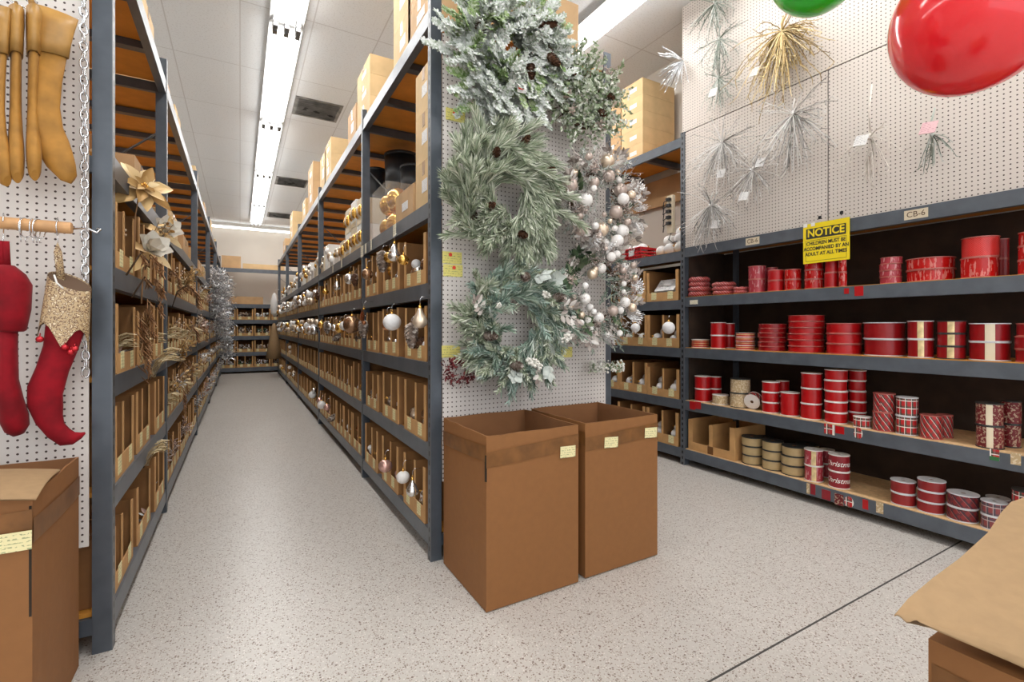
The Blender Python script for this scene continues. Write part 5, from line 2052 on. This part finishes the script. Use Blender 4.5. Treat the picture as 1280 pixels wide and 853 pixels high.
def ornament_parts(kind, r, matn):
    """[(part name, MB, material)] with the body centred on the origin."""
    out = []
    b = MB()
    top = r
    if kind == 'bauble':
        b.ball((0, 0, 0), r, 16, 10)
    elif kind == 'ribbed bauble':
        b.lathe([(r * math.sin(PI * i / 12) + .0005, -r * math.cos(PI * i / 12)) for i in range(13)], 28, wob=.07)
    elif kind == 'finial':
        b.lathe([(.001, -2.0 * r), (r * .18, -1.5 * r), (r * .30, -1.1 * r), (r * .72, -.6 * r), (r * .9, -.1 * r), (r * .66, .4 * r), (r * .3, .7 * r), (r * .34, .85 * r), (r * .15, r)], 16)
    elif kind == 'teardrop':
        b.lathe([(.001, -1.0 * r), (r * .5, -.9 * r), (r * .85, -.5 * r), (r * .9, -.1 * r), (r * .68, .4 * r), (r * .38, .9 * r), (r * .18, 1.4 * r)], 16)
        top = 1.4 * r
    elif kind == 'pine cone ornament':
        return [('scales', None, None)]
    elif kind == 'fluted shell':
        for k in range(9):
            a = -1.0 + 2.0 * k / 8
            b.leaf(Vector((0, 0, -r * .6)), Vector((-.25, math.sin(a), math.cos(a))), r * 1.9, r * .42, Vector((-1, 0, 0)), 0, -.15, .3)
        b.ball((0, 0, -r * .6), r * .3, 8, 6)
        top = r * 1.2
    out.append(('ornament_body', b, matn))
    c = MB(); c.lathe([(r * .2, top - .004), (r * .2, top + .012), (r * .08, top + .014)], 10); c.tube([(0, .007 * math.cos(a * PI / 4), top + .02 + .007 * math.sin(a * PI / 4)) for a in range(8)], .0014, 4, closed=True)
    out.append(('cap', c, 'gold'))
    return out


OT = {}
CN = {'frosted white': 'frosted', 'white pearl': 'white'}
KN = {'pine cone ornament': 'pine cone', 'ribbed bauble': 'ribbed ball'}


def ornament(kind, colour, r, hung, loc, label, group, rz):
    key = (kind, colour, r, hung)
    t = thing('pine_cone_ornament' if kind.startswith('pine') else 'glass_bauble' if 'bauble' in kind else kind.replace(' ', '_') + '_ornament', label, 'ornament', loc, rz, group)
    if key not in OT:
        L = []
        if kind.startswith('pine'):
            L.append(('cone_scales', CONE_H if r > .04 else CONE_HS)); top = .05
        else:
            for nm, b, m in ornament_parts(kind, r, GLASS[colour]):
                L.append((nm, b.mesh(nm, M[m])))
            top = {'teardrop': 1.4, 'fluted shell': 1.2}.get(kind, 1.0) * r + .03
        if hung:
            b = MB(); b.tube([(0, 0, top - .006), (0, 0, top + .02), (.012, 0, top + .035), (r + .014, 0, top + .035)], .0013, 4)
            L.append(('wire_hook', b.mesh('wire_hook', M['chrome'])))
        OT[key] = L
    for nm, me in OT[key]:
        o = put(nm, me, t)
        if nm == 'cone_scales':
            o.rotation_euler = (PI, 0, 0); o.location = (0, 0, .05)
        if not hung:
            o.rotation_euler = (o.rotation_euler[0] + 1.25, 0, 0)
            if nm == 'cone_scales':
                o.location = (0, 0, 0)
    return t


CONE_H = cone_mesh(.13, .045, M['cone_silver'])
CONE_HS = cone_mesh(.10, .036, M['cone'])
heap = MB()
HM = ['silver', 'gold', 'copper', 'champagne', 'pearl', 'bronze', 'cone', 'rosepink', 'frost']


def hball(c, r, m, n=7, k=5):
    heap.ball(c, r, n, k, m)


levcol = [['silver', 'rose', 'copper', 'white pearl', 'frosted white'], ['silver', 'champagne', 'frosted white', 'bronze', 'silver'], ['champagne', 'silver', 'copper', 'gold', 'bronze', 'white pearl'], ['champagne', 'silver', 'gold', 'bronze', 'silver']]
kinds = ['bauble', 'bauble', 'bauble', 'ribbed bauble', 'finial', 'teardrop', 'pine cone ornament', 'fluted shell']
for sl in SLOTS['R']:
    W, Hh, lip, nc, _b, _d = KINDS[sl['k']]
    n2 = max(nc, 2)
    near = sl['i'] == 0 or (sl['i'] == 1)
    for c in range(n2):
        y = sl['y'] - W / 2 + W * (c + .5) / n2
        cw = W / n2
        col = R.choice(levcol[sl['li']])
        # small goods filling the bottom of the slot
        for q in range(11 if near else 5):
            r = R.uniform(.022, .038)
            hball((sl['x'] + .012 + r + R.uniform(0, .06), y + R.uniform(-1, 1) * (cw / 2 - r - .012), sl['z'] + .006 + r + R.uniform(0, 1) * max(0, lip - .01)), r, HM.index(GLASS[col]) if R.random() < .8 else HM.index('frost'))
        if near:
            top = R.choice((.02, .06, .10))
            for q in range(int(4 + top * 60)):
                r = R.uniform(.024, .036)
                hball((sl['x'] + .010 + r + R.uniform(0, .035), y + R.uniform(-1, 1) * max(.005, cw / 2 - r - .018), sl['z'] + lip * .8 + R.uniform(0, top) + r * .4), r, HM.index(GLASS[col]) if R.random() < .75 else R.choice((HM.index('frost'), HM.index('silver'), HM.index('bronze'))), 9, 6)
            nm = ['nearer', 'farther'] if n2 == 2 else ['nearest', 'middle', 'farthest']
            taken = False
            p_h = .62 if sl['li'] >= 2 else .16
            if R.random() < p_h:
                kind = R.choice(kinds)
                cc = R.choice(levcol[sl['li']])
                r = R.choice((.034, .040, .046)) if kind != 'bauble' else R.choice((.034, .040, .046, .052))
                if kind in ('finial', 'teardrop', 'fluted shell'):
                    r = .042
                z = sl['z'] + R.uniform(.17, min(Hh - .09, .25))
                ornament(kind, cc, r, True, (sl['x'] - r - .004, y + R.uniform(-.03, .03), z), '%s %s hung before %s slot, %s' % (CN.get(cc, cc) if not kind.startswith('pine') else 'frosted', KN.get(kind, kind), nm[c], sl['ref']), 'sample ornaments hung before the bins', 0)
            if R.random() < .97:
                kind = R.choice(('bauble', 'ribbed bauble', 'ribbed bauble', 'teardrop', 'pine cone ornament'))
                r = R.choice((.034, .04, .046))
                ornament(kind, col, r, False, (sl['x'] + .02 + r, y + R.uniform(-1, 1) * max(0, cw / 2 - r - .03), sl['z'] + lip * .8 + r * R.uniform(.9, 1.5)), '%s %s lying in %s slot, %s' % (CN.get(col, col) if not kind.startswith('pine') else 'brown', KN.get(kind, kind), nm[c], sl['ref']), 'ornaments lying in the bins', R.uniform(0, 6.28))
        else:
            if sl['li'] >= 2 or R.random() < .10:
                for q in range(2):
                    r = R.uniform(.034, .058)
                    cc = HM.index(R.choice(['silver', 'silver', 'champagne', 'pearl', 'gold', 'frost']))
                    hball((sl['x'] - r * R.uniform(.2, 1), y + R.uniform(-.06, .06), sl['z'] + R.uniform(.12, .30)), r, cc, 9, 6)
o = heap.build('small_ornaments', [M[k] for k in HM])
tag(o, 'small mixed glass ornaments heaped in the bins of the wreath-end rack', 'ornaments', None, 'stuff')

# two larger samples seen clearly in the photo
for (px, py, r, kind, cc, nm) in ((440, 406, .078, 'bauble', 'bronze', 'largest bronze and silver glass ball, hanging before the third shelf past the second upright'),
                                  (490, 403, .056, 'ribbed bauble', 'frosted white', 'white scribble-ribbed ball hanging third shelf, between the first two uprights'),
                                  (455, 398, .06, 'fluted shell', 'copper', 'copper fluted shell ornament beside the largest bronze ball, third shelf'),
                                  (478, 322, .05, 'pine cone ornament', 'silver', 'long frosted cone hanging before the fourth shelf between the first two uprights'),
                                  (493, 318, .05, 'teardrop', 'silver', 'swirled silver teardrop beside the long frosted cone, fourth shelf'),
                                  (525, 400, .048, 'teardrop', 'champagne', 'champagne teardrop hanging nearest the slotted end upright, third shelf')):
    p = on_x(px, py, XR - r - .01)
    ornament(kind, cc, r, True, p, nm, None, 0)

# ------------------------------------------------------------------ goods in the bins: dried florals
M['gold_petal'] = ramp_island('gold_petal', [(0, (.32, .17, .05)), (.5, (.58, .38, .16)), (1, (.82, .66, .40))], .4, .2)
M['cream_petal'] = ramp_island('cream_petal', [(0, (.58, .50, .40)), (.6, (.74, .68, .58)), (1, (.84, .80, .72))], .55)
M['copper_leaf'] = ramp_island('copper_leaf', [(0, (.20, .09, .04)), (.5, (.40, .21, .10)), (1, (.66, .44, .26))], .45, .15)
M['straw'] = ramp_island('straw_blade', [(0, (.42, .30, .14)), (.5, (.62, .49, .28)), (1, (.80, .70, .48))], .55)
M['rose_sprig'] = ramp_island('rose_gold_sprig', [(0, (.28, .16, .12)), (.5, (.52, .36, .29)), (1, (.78, .66, .58))], .4, .2)
M['silver_sprig'] = ramp_island('silver_sprig', [(0, (.26, .24, .23)), (.5, (.55, .53, .51)), (1, (.82, .81, .79))], .35, .3)


def pick_parts(kind):
    """[(part, MB, material)]; +z along the stem, the showy side towards -x."""
    st, hd = MB(), MB()
    out = []
    if kind == 'gold poinsettia':
        st.tube([(0, 0, 0), (.0, 0, .2), (-.03, 0, .30)], .003, 5)
        c = Vector((-.04, 0, .31)); n = Vector((-.85, 0, .4)).normalized()
        for ring, (k, L, w) in enumerate(((7, .14, .062), (6, .10, .048), (5, .06, .03))):
            for i in range(k):
                a = 2 * PI * i / k + ring * .4
                u = n.cross(Vector((0, 1, 0))).normalized()
                d = (u * math.cos(a) + Vector((0, 1, 0)) * math.sin(a) + n * (.15 + ring * .35)).normalized()
                hd.leaf(c + n * .01 * ring, d, L * R.uniform(.85, 1.15), w, n, 0, R.uniform(-.3, .1), .22)
        out = [('stem', st, 'copper_leaf'), ('petals', hd, 'gold_petal')]
        ct = MB()
        for i in range(7):
            ct.ball(c + n * .03 + rdir() * .012, .006, 6, 4)
        out.append(('flower_centre', ct, 'gold'))
    elif kind == 'white magnolia':
        st.tube([(0, 0, 0), (0, 0, .18), (-.04, 0, .27)], .004, 5)
        c = Vector((-.05, 0, .28)); n = Vector((-.8, 0, .5)).normalized()
        u = n.cross(Vector((0, 1, 0))).normalized()
        for ring, (k, L, w, cup) in enumerate(((6, .11, .085, .5), (4, .09, .07, 1.1))):
            for i in range(k):
                a = 2 * PI * i / k + ring * .5
                d = (u * math.cos(a) + Vector((0, 1, 0)) * math.sin(a) + n * cup).normalized()
                hd.leaf(c, d, L, w, n, 0, .35, .3)
        lf = MB()
        for i in range(4):
            a = 2 * PI * i / 4 + .6
            lf.leaf(c - n * .01, (u * math.cos(a) + Vector((0, 1, 0)) * math.sin(a)).normalized(), .13, .05, n, 0, -.2)
        out = [('stem', st, 'copper_leaf'), ('petals', hd, 'cream_petal'), ('leaves', lf, 'gold_petal')]
    elif kind == 'copper fern':
        for k in range(5):
            a = -.8 + .4 * k
            pts = [Vector((0, 0, .02)), Vector((-.03, math.sin(a) * .05, .20)), Vector((-.10, math.sin(a) * .10, .27)), Vector((-.17, math.sin(a) * .14, .20)), Vector((-.19, math.sin(a) * .16, .08))]
            st.tube(pts, .0022, 4)
            for i in range(14):
                f = 1 + 2.9 * i / 13
                q = min(3, int(f)); p = pts[q].lerp(pts[q + 1], f - q)
                for sg in (-1, 1):
                    hd.leaf(p, Vector((-.3, sg * .7, -.55)) + rdir() * .3, R.uniform(.05, .08), .016, Vector((-1, 0, .2)), 0, .1)
        out = [('stem', st, 'twig'), ('leaves', hd, 'copper_leaf')]
    elif kind in ('berry sprig', 'silver berry sprig'):
        for k in range(5):
            e = Vector((-.02 - .10 * R.random(), R.uniform(-.09, .09), R.uniform(.26, .36)))
            st.tube([Vector((0, 0, 0)), e * .5 + Vector((.01, 0, .03)), e], .002, 4)
            for i in range(15):
                f = R.uniform(.35, 1)
                hd.ball(e * f + rdir() * .022, R.uniform(.006, .011), 6, 4)
        out = [('stem', st, 'twig'), ('berries', hd, 'champagne' if kind == 'berry sprig' else 'silver')]
    elif kind in ('curly grass', 'silver curly grass'):
        for k in range(26):
            a, l = R.uniform(-1.3, 1.3), R.uniform(.22, .40)
            pts = []
            for i in range(7):
                f = i / 6
                pts.append(Vector((-.02 - .14 * f * f + .018 * math.sin(7 * f + k), math.sin(a) * .12 * f + .018 * math.cos(7 * f + k), l * (f - .45 * f * f * f) + .02)))
            for i in range(6):
                d = pts[i + 1] - pts[i]
                hd.needle(pts[i], d.normalized(), d.length * 1.35, .009, 0, Vector((-1, 0, .3)))
        st.tube([(0, 0, 0), (0, 0, .09)], .008, 6)
        out = [('bundle_tie', st, 'twig'), ('blades', hd, 'straw' if kind == 'curly grass' else 'silver_sprig')]
    elif kind in ('leafy sprig', 'silver leafy sprig', 'rose leafy sprig'):
        for k in range(6):
            e = Vector((-.03 - .12 * R.random(), R.uniform(-.10, .10), R.uniform(.24, .36)))
            st.tube([Vector((0, 0, 0)), e * .5 + Vector((.01, 0, .03)), e], .002, 4)
            for i in range(12):
                f = .3 + .7 * i / 11
                hd.leaf(e * f + Vector((.01, 0, .03)) * (1 - f), (rdir() + Vector((-.4, 0, .4))).normalized(), R.uniform(.035, .065), R.uniform(.014, .026), rdir(), 0, .2, .2)
        out = [('stem', st, 'twig'), ('leaves', hd, {'l': 'gold_petal', 's': 'silver_sprig', 'r': 'rose_sprig'}[kind[0]])]
    elif kind == 'glitter twig':
        for k in range(9):
            e = Vector((-.02 - .13 * R.random(), R.uniform(-.11, .11), R.uniform(.24, .38)))
            st.tube([Vector((0, 0, 0)), e * .5 + rdir() * .02, e], .0024, 4, 0, .5)
            for i in range(5):
                q = e * (.4 + .12 * i)
                hd.tube([q, q + rdir() * .03, q + (rdir() + Vector((-.3, 0, .5))) * .05], .0017, 3, 0, .5, False)
        out = [('stem', st, 'twig'), ('twiglets', hd, 'silver_sprig')]
    elif kind == 'hanging curl':
        for k in range(12):
            l, a = R.uniform(.25, .42), R.uniform(-1, 1)
            for i in range(9):
                f = i / 9
                p = Vector((-.06 * math.sin(PI * min(1, f * 2)) - .035 + .014 * math.sin(9 * f + k), .09 * a * f + .02 * math.cos(8 * f + k), .13 * math.sin(PI * min(1, f * 1.6 + .25)) - l * f))
                hd.leaf(p, Vector((-.4 * math.sin(k + i), .5 * math.cos(i + k), -.7)), .06, .016, Vector((-1, 0, 0)), 0, .2, .25)
        st.tube([(.02, 0, .0), (-.03, 0, .10), (-.06, 0, .06)], .004, 5)
        out = [('stem', st, 'twig'), ('leaves', hd, 'copper_leaf')]
    return out


PT = {}
PV = 2


def pick(kind, loc, rz, tilt, label, group, sc=1.0):
    key = (kind, R.randrange(PV))
    if key not in PT:
        PT[key] = [(nm, b.mesh(nm, M[m])) for nm, b, m in pick_parts(kind)]
    t = thing(kind.replace(' ', '_') + '_pick', label, 'dried floral', loc, 0, group)
    t.rotation_euler = (Matrix.Rotation(rz, 3, 'Z') @ Matrix.Rotation(-tilt, 3, 'Y')).to_euler()
    t.scale = (sc,) * 3
    for nm, me in PT[key]:
        put(nm, me, t)
    return t


far = {}


def far_pick(kind, loc, rz, tilt, sc=1.0):
    mx = Matrix.Translation(loc) @ Matrix.Rotation(rz, 4, 'Z') @ Matrix.Rotation(-tilt, 4, 'Y') @ Matrix.Scale(sc, 4)
    key = (kind, R.randrange(2))
    if key not in FP:
        FP[key] = pick_parts(kind)
    for nm, b, m in FP[key]:
        if nm in ('stem', 'bundle_tie'):
            continue
        f = far.setdefault(m, MB())
        o = len(f.v)
        f.v.extend([tuple(mx @ Vector(p)) for p in b.v])
        f.f.extend([tuple(i + o for i in q) for q in b.f]); f.m.extend(b.m); f.s.extend(b.s)


FP = {}
LK = [['rose leafy sprig', 'glitter twig', 'silver leafy sprig', 'berry sprig', 'copper fern', 'silver berry sprig'],
      ['leafy sprig', 'curly grass', 'silver leafy sprig', 'glitter twig', 'berry sprig', 'curly grass'],
      ['curly grass', 'leafy sprig', 'berry sprig', 'rose leafy sprig', 'copper fern', 'curly grass'],
      ['leafy sprig', 'berry sprig', 'copper fern', 'leafy sprig', 'curly grass', 'rose leafy sprig']]
FK = ['rose leafy sprig', 'silver leafy sprig', 'silver berry sprig', 'silver curly grass', 'glitter twig', 'silver leafy sprig']
for sl in SLOTS['L']:
    W, Hh, lip, nc, _b, _d = KINDS[sl['k']]
    n2 = max(nc, 2)
    for c in range(n2):
        y = sl['y'] + W / 2 - W * (c + .5) / n2
        nm = ['farther', 'nearer'] if n2 == 2 else ['farthest', 'middle', 'nearest']
        if sl['i'] <= 1:
            sparse = sl['i'] == 0 and sl['li'] < 2
            if sl['i'] == 0 and sl['j'] == 0 and sl['li'] in (1, 2, 3) and c == n2 - 1:
                continue
            if R.random() < (.7 if sl['i'] == 0 else .9):
                kind = R.choice(LK[sl['li']])
                pick(kind, (sl['x'] - (.09 if sl['i'] else .10 if not sparse else .16), y, sl['z'] + .012), PI, R.uniform(.05, .22) if sl['i'] else R.uniform(0, .12), '%s in %s slot, %s' % (kind, nm[c], sl['ref']), 'dried floral picks in the bins', R.uniform(.70, .9) if sl['i'] else R.uniform(.5, .68))
        else:
            mixk = FK if sl['i'] >= 2 and (sl['i'] > 2 or R.random() < .5) else LK[sl['li']]
            kind = R.choice(mixk)
            far_pick(kind, (sl['x'] - .11, y, sl['z'] + .012), PI, R.uniform(.05, .3), R.uniform(.72, .95))
        # filler inside
        for q in range(4):
            f = far.setdefault('rose_sprig' if R.random() < .5 else 'silver_sprig', MB())
            for w_ in range(8):
                p = Vector((sl['x'] - R.uniform(.03, .2), y + R.uniform(-.07, .07), sl['z'] + R.uniform(.01, lip + .02)))
                f.leaf(p, rdir(), R.uniform(.03, .06), R.uniform(.012, .02), rdir(), 0, .3)
allf = MB()
mats = []
for m, b in far.items():
    o = len(allf.v)
    allf.v.extend(b.v)
    allf.f.extend([tuple(i + o for i in q) for q in b.f]); allf.m.extend([len(mats)] * len(b.f)); allf.s.extend(b.s)
    mats.append(M[m])
o = allf.build('dried_sprigs', mats)
tag(o, 'dried and glittered sprigs crowding the farther bins of the stocking-end rack', 'dried florals', None, 'stuff')
# the showy near ones
for (kind, px, py, X, tilt, sc, nm) in (
        ('gold poinsettia', 178, 240, -.425, .05, 1.1, 'large gold poinsettia flower topmost on the stocking-end rack, before the brown carton'),
        ('leafy sprig', 190, 285, -.43, .05, .8, 'gold leafy sprig between the gold poinsettia and white magnolias'),
        ('white magnolia', 207, 288, -.40, .1, 1.0, 'cream magnolia bloom, upper of the two beside the second upright'),
        ('white magnolia', 190, 310, -.41, .1, 1.0, 'cream magnolia bloom, lower of the two beside the second upright'),
        ('copper fern', 222, 350, -.42, .1, .9, 'copper fern spray drooping before the fourth shelf past the second upright'),
        ('hanging curl', 172, 345, -.42, .0, 1.1, 'copper curled leaves hanging over the fourth shelf beam near the stocking-end upright'),
        ('hanging curl', 178, 372, -.41, .0, 1.0, 'lower bunch of copper curled leaves hanging toward the third shelf'),
        ('curly grass', 198, 425, -.43, .1, .8, 'straw curly grass bunch on the third shelf before the second upright'),
        ('leafy sprig', 228, 425, -.42, .1, .8, 'straw yellow sprig hanging past the second upright, third shelf'),
        ('hanging curl', 228, 465, -.40, .0, .9, 'tan leaf strand trailing over the third shelf beam past the second upright'),
        ('curly grass', 190, 545, -.44, .1, .6, 'pale dried grass bunch in the second shelf bin near the second upright'),
        ('berry sprig', 250, 395, -.42, .3, .9, 'champagne berry sprig on the third shelf before the third upright'),
        ('leafy sprig', 238, 335, -.40, .3, .9, 'pale gold sprig leaning out of the fourth shelf past the copper fern')):
    p = on_x(px, py, X)
    off = {'hanging curl': .0}.get(kind, .30) * sc
    rz = 2.15 if kind in ('gold poinsettia', 'white magnolia') else PI
    pick(kind, (X - .02 - math.sin(tilt) * off, p.y + (.03 if rz < 3 else 0), p.z - math.cos(tilt) * off), rz, tilt, nm, None, sc)

# tinsel hanks hanging at the far end of the stocking rack
for k, (px, y0, y1, nm) in enumerate(((284, 352, 450, 'silver tinsel hank hanging at the far end of the stocking rack, lowest reaching'), (277, 344, 420, 'silver tinsel hank hanging at the far end of the stocking rack, middle'), (270, 338, 395, 'silver tinsel hank hanging at the far end of the stocking rack, nearest'))):
    X = -.28 - k * .05
    p0, p1 = on_x(px, y0, X), on_x(px, y1, X)
    Y = max(9.5, min(13.2 - 1.2 * k, p0.y))
    d = X * SN + Y * CS
    z0, z1 = H + (409 - y0) * d / F, H + (409 - y1) * d / F
    t = thing('tinsel_garland', nm, 'garland', (X, Y, z0))
    b = MB()
    for i in range(1700):
        z = R.uniform(z1 - z0, 0)
        p = Vector((R.gauss(0, .07), R.gauss(0, .13), z))
        b.needle(p, rdir(), R.uniform(.05, .10), .014)
    b.build('tinsel_strands', M['tinsel'], t)
    b = MB(); b.tube([(0, 0, z1 - z0 + .05), (0, 0, 0), (XL - X + .0, 0, .02)], .006, 5); b.build('hanging_cord', M['silver_twig'], t)

# ------------------------------------------------------------------ goods on the tall wall shelving
j = 0
for li, (z, ys_) in enumerate(((.157, (3.50, 3.95)), (.631, (3.49, 3.92, 4.35)), (1.142, (3.49, 3.92, 4.35)), (1.617, (3.50, 3.94, 4.37)))):
    for q, y in enumerate(ys_):
        k = [[0, 0], [1, 0, 1], [0, 0, 1], [3, 0, 1]][li][q]
        make_bin(k, (XW + .012, y, z), 0, 'kraft bin of white balls, %s beyond slotted post, %s shelf, tall wall shelving' % (ORD[q], SHELF[li]), 'kraft bins on the tall wall shelving')
        SLOTS['W'].append((XW + .012, y, z, k, li, q))
for (x, y, z, k, li, q) in SLOTS['W']:
    W, Hh, lip, nc, _b, _d = KINDS[k]
    n2 = max(nc, 2)
    for c in range(n2):
        yy = y - W / 2 + W * (c + .5) / n2
        if li == 3 and q == 0:
            continue
        for e in range(2):
            r = R.choice((.040, .048, .055))
            ornament('bauble', R.choice(('white pearl', 'frosted white', 'frosted white')), r, False, (x + .02 + r + e * .06, yy + R.uniform(-.03, .03), z + lip * .55 + r * .9 + e * .05), 'white ball lying %s in %s slot of %s bin, %s shelf, tall wall shelving' % (['in front', 'behind'][e], ['nearer', 'farther', 'last'][c], ORD[q], SHELF[li]), 'white balls in bins of the tall wall shelving', R.uniform(0, 6))
        if li == 2 and c == 0:
            ornament('bauble', 'frosted white', .062 if q == 0 else .05, True, (x - .062, yy - .03 if q == 0 else yy, z + .20), 'frosted white ball hung before %s bin, third shelf, tall wall shelving' % ORD[q], None, 0)
t = thing('flat_package', 'grey-white flat package tilted in the fourth shelf bin beyond the post', 'package', (XW + .10, 3.50, 1.617 + .10))
b = MB(); b.obox((0, 0, .06), (.05, 0, .06), (0, .13, 0), (-.012, 0, .010)); b.build('package_body', M['tag_white'], t)
b = MB(); b.obox((-.012, -.02, .085), (.02, 0, .022), (0, .045, 0), (-.008, 0, .007)); b.build('white_bow', M['frost'], t)
# red basket and white balls on the fifth shelf
t = thing('red_basket', 'red plastic basket on the fifth shelf beyond the slotted post', 'basket', (XW + .16, 3.98, 2.10))
b = MB()
for (x0, x1, y0, y1) in ((-.12, -.114, -.15, .15), (.114, .12, -.15, .15), (-.12, .12, -.15, -.144), (-.12, .12, .144, .15)):
    for zz in (.0, .035, .07, .105):
        b.box(x0, x1, y0, y1, zz, zz + .02)
M['red_plastic'] = plain('red_plastic', (.60, .012, .02), .35)
for i in range(9):
    y = -.147 + .0365 * i
    b.box(-.12, -.114, y - .004, y + .004, 0, .125); b.box(.114, .12, y - .004, y + .004, 0, .125)
b.build('basket_sides', M['red_plastic'], t)
b = MB(); b.box(-.126, .126, -.156, .156, .122, .132); b.build('basket_rim', M['red_plastic'], t)
b = MB(); b.box(-.12, .12, -.15, .15, 0, .004); b.build('basket_base', M['red_plastic'], t)
b = MB(); b.box(-.1225, -.1205, -.05, .03, .045, .105); b.build('white_label', M['tag_white'], t)
for k, (dx, dy, r, dz) in enumerate(((0, -.06, .06, .13), (.02, .06, .065, .12), (-.05, .1, .045, .14))):
    ornament('bauble', 'frosted white', r, False, (XW + .16 + dx, 3.98 + dy, 2.10 + dz), 'white ball piled in the red basket, %s' % ['nearer', 'larger farther', 'small farthest'][k], None, 1.0)
for k, (y, dx, dz, r) in enumerate(((3.36, .10, 0, .062), (3.50, .10, 0, .062), (3.63, .12, 0, .06), (3.42, .16, .105, .062), (3.56, .16, .10, .062), (3.48, .26, .19, .062), (3.33, .26, 0, .062), (3.70, .25, .0, .06), (3.36, .26, .12, .06), (3.62, .28, .12, .06))):
    ornament('bauble', 'frosted white' if k % 2 else 'white pearl', r, False, (XW + .03 + dx, y, 2.10 + r + dz), 'large white ball heaped beside the red basket, %s counted from the post' % ORD[k], None, R.uniform(0, 6))
t = thing('flat_carton_tray', 'shallow carton tray behind the red basket', 'box', (XW + .30, 4.35, 2.10))
b = MB(); b.box(-.2, .2, -.2, .2, 0, .17); b.build('tray_body', M['carton_tan'], t)
b = MB(); b.box(-.19, .19, -.19, .19, .17, .173); b.build('tray_lid', M['kraft_in'], t)
# socket strip on the post
p = on_x(838, 268, XW + .02)
t = thing('power_strip', 'cream power strip with black plugs fixed beside the slotted post', 'power strip', (XW + .03, p.y, p.z))
b = MB(); b.box(-.02, .02, -.035, .035, -.19, .19); b.build('strip_body', M['cream'], t)
for k in range(5):
    b = MB(); b.box(-.055, -.02, -.022, .022, .13 - k * .06, .16 - k * .06); b.tube([(-.055, 0, .145 - k * .06), (-.07, .03, .12 - k * .06), (-.05, .06, .06 - k * .06)], .005, 5); b.build('plug', M['black'], t)
b = MB(); b.tube([(0, 0, -.19), (0, .03, -.25), (0, -.02, -.29), (.01, -.07, -.28)], .005, 6); b.build('cord', M['black'], t)

# ------------------------------------------------------------------ goods at the far end
for sl in SLOTS['F']:
    t = thing('ornament_bundle', 'silvery bagged ornaments in %s bin past the stocking rack, %s far shelf' % (ORD[sl['j']], SHELF[sl['li']]), 'ornaments', (sl['x'], sl['y'] + .03, sl['z'] + .01), 0, 'bagged ornaments on the far shelving')
    b = MB()
    for q in range(16):
        r = R.uniform(.022, .04)
        b.ball((R.uniform(-.16, .16), R.uniform(.03, .12), R.uniform(.03, .19)), r, 7, 5)
    b.build('bagged_baubles', M[R.choice(('silver', 'silver', 'frost', 'olive', 'champagne'))], t)
    b = MB()
    for q in range(40):
        b.leaf(Vector((R.uniform(-.16, .16), R.uniform(.0, .12), R.uniform(.03, .2))), rdir(), .05, .03, rdir(), 0, .3)
    b.build('crinkled_bag', M['silverleaf'], t)
pf = on_x(345, 385, .86)
t = thing('paper_cone', 'tall kraft paper cone leaning on the far end of the ornament rack', 'paper', (.80, 14.4, 0.0))
b = MB()
n = 14
vs = [( -.16 * math.cos(PI * i / (n - 1)) - .0, .20 * math.cos(PI * i / (n - 1)), .42) for i in range(n)]
b.lathe([(.20, .50), (.14, .90), (.07, 1.30), (.03, 1.45)], 16, capb=True)
b.tube([(.06, 0, 1.44), (.10, 0, 1.50), (.15, 0, 1.50)], .006, 5)
b.build('paper_wrap', M['paper'], t)
t = thing('plastic_bag', 'crumpled white plastic bag hanging at the far end upright of the ornament rack', 'bag', (.84, 14.9, 1.9))
b = MB()
prof = [(.02, .40), (.05, .34), (.085, .2), (.10, 0), (.09, -.16), (.03, -.24)]
b.lathe([(r, z) for r, z in prof[::-1]], 14, wob=.16)
b.build('bag_body', M['white'], t)
b = MB(); b.tube([(0, 0, .42), (.03, 0, .5), (.11, 0, .5)], .006, 5); b.build('bag_handle', M['white'], t)
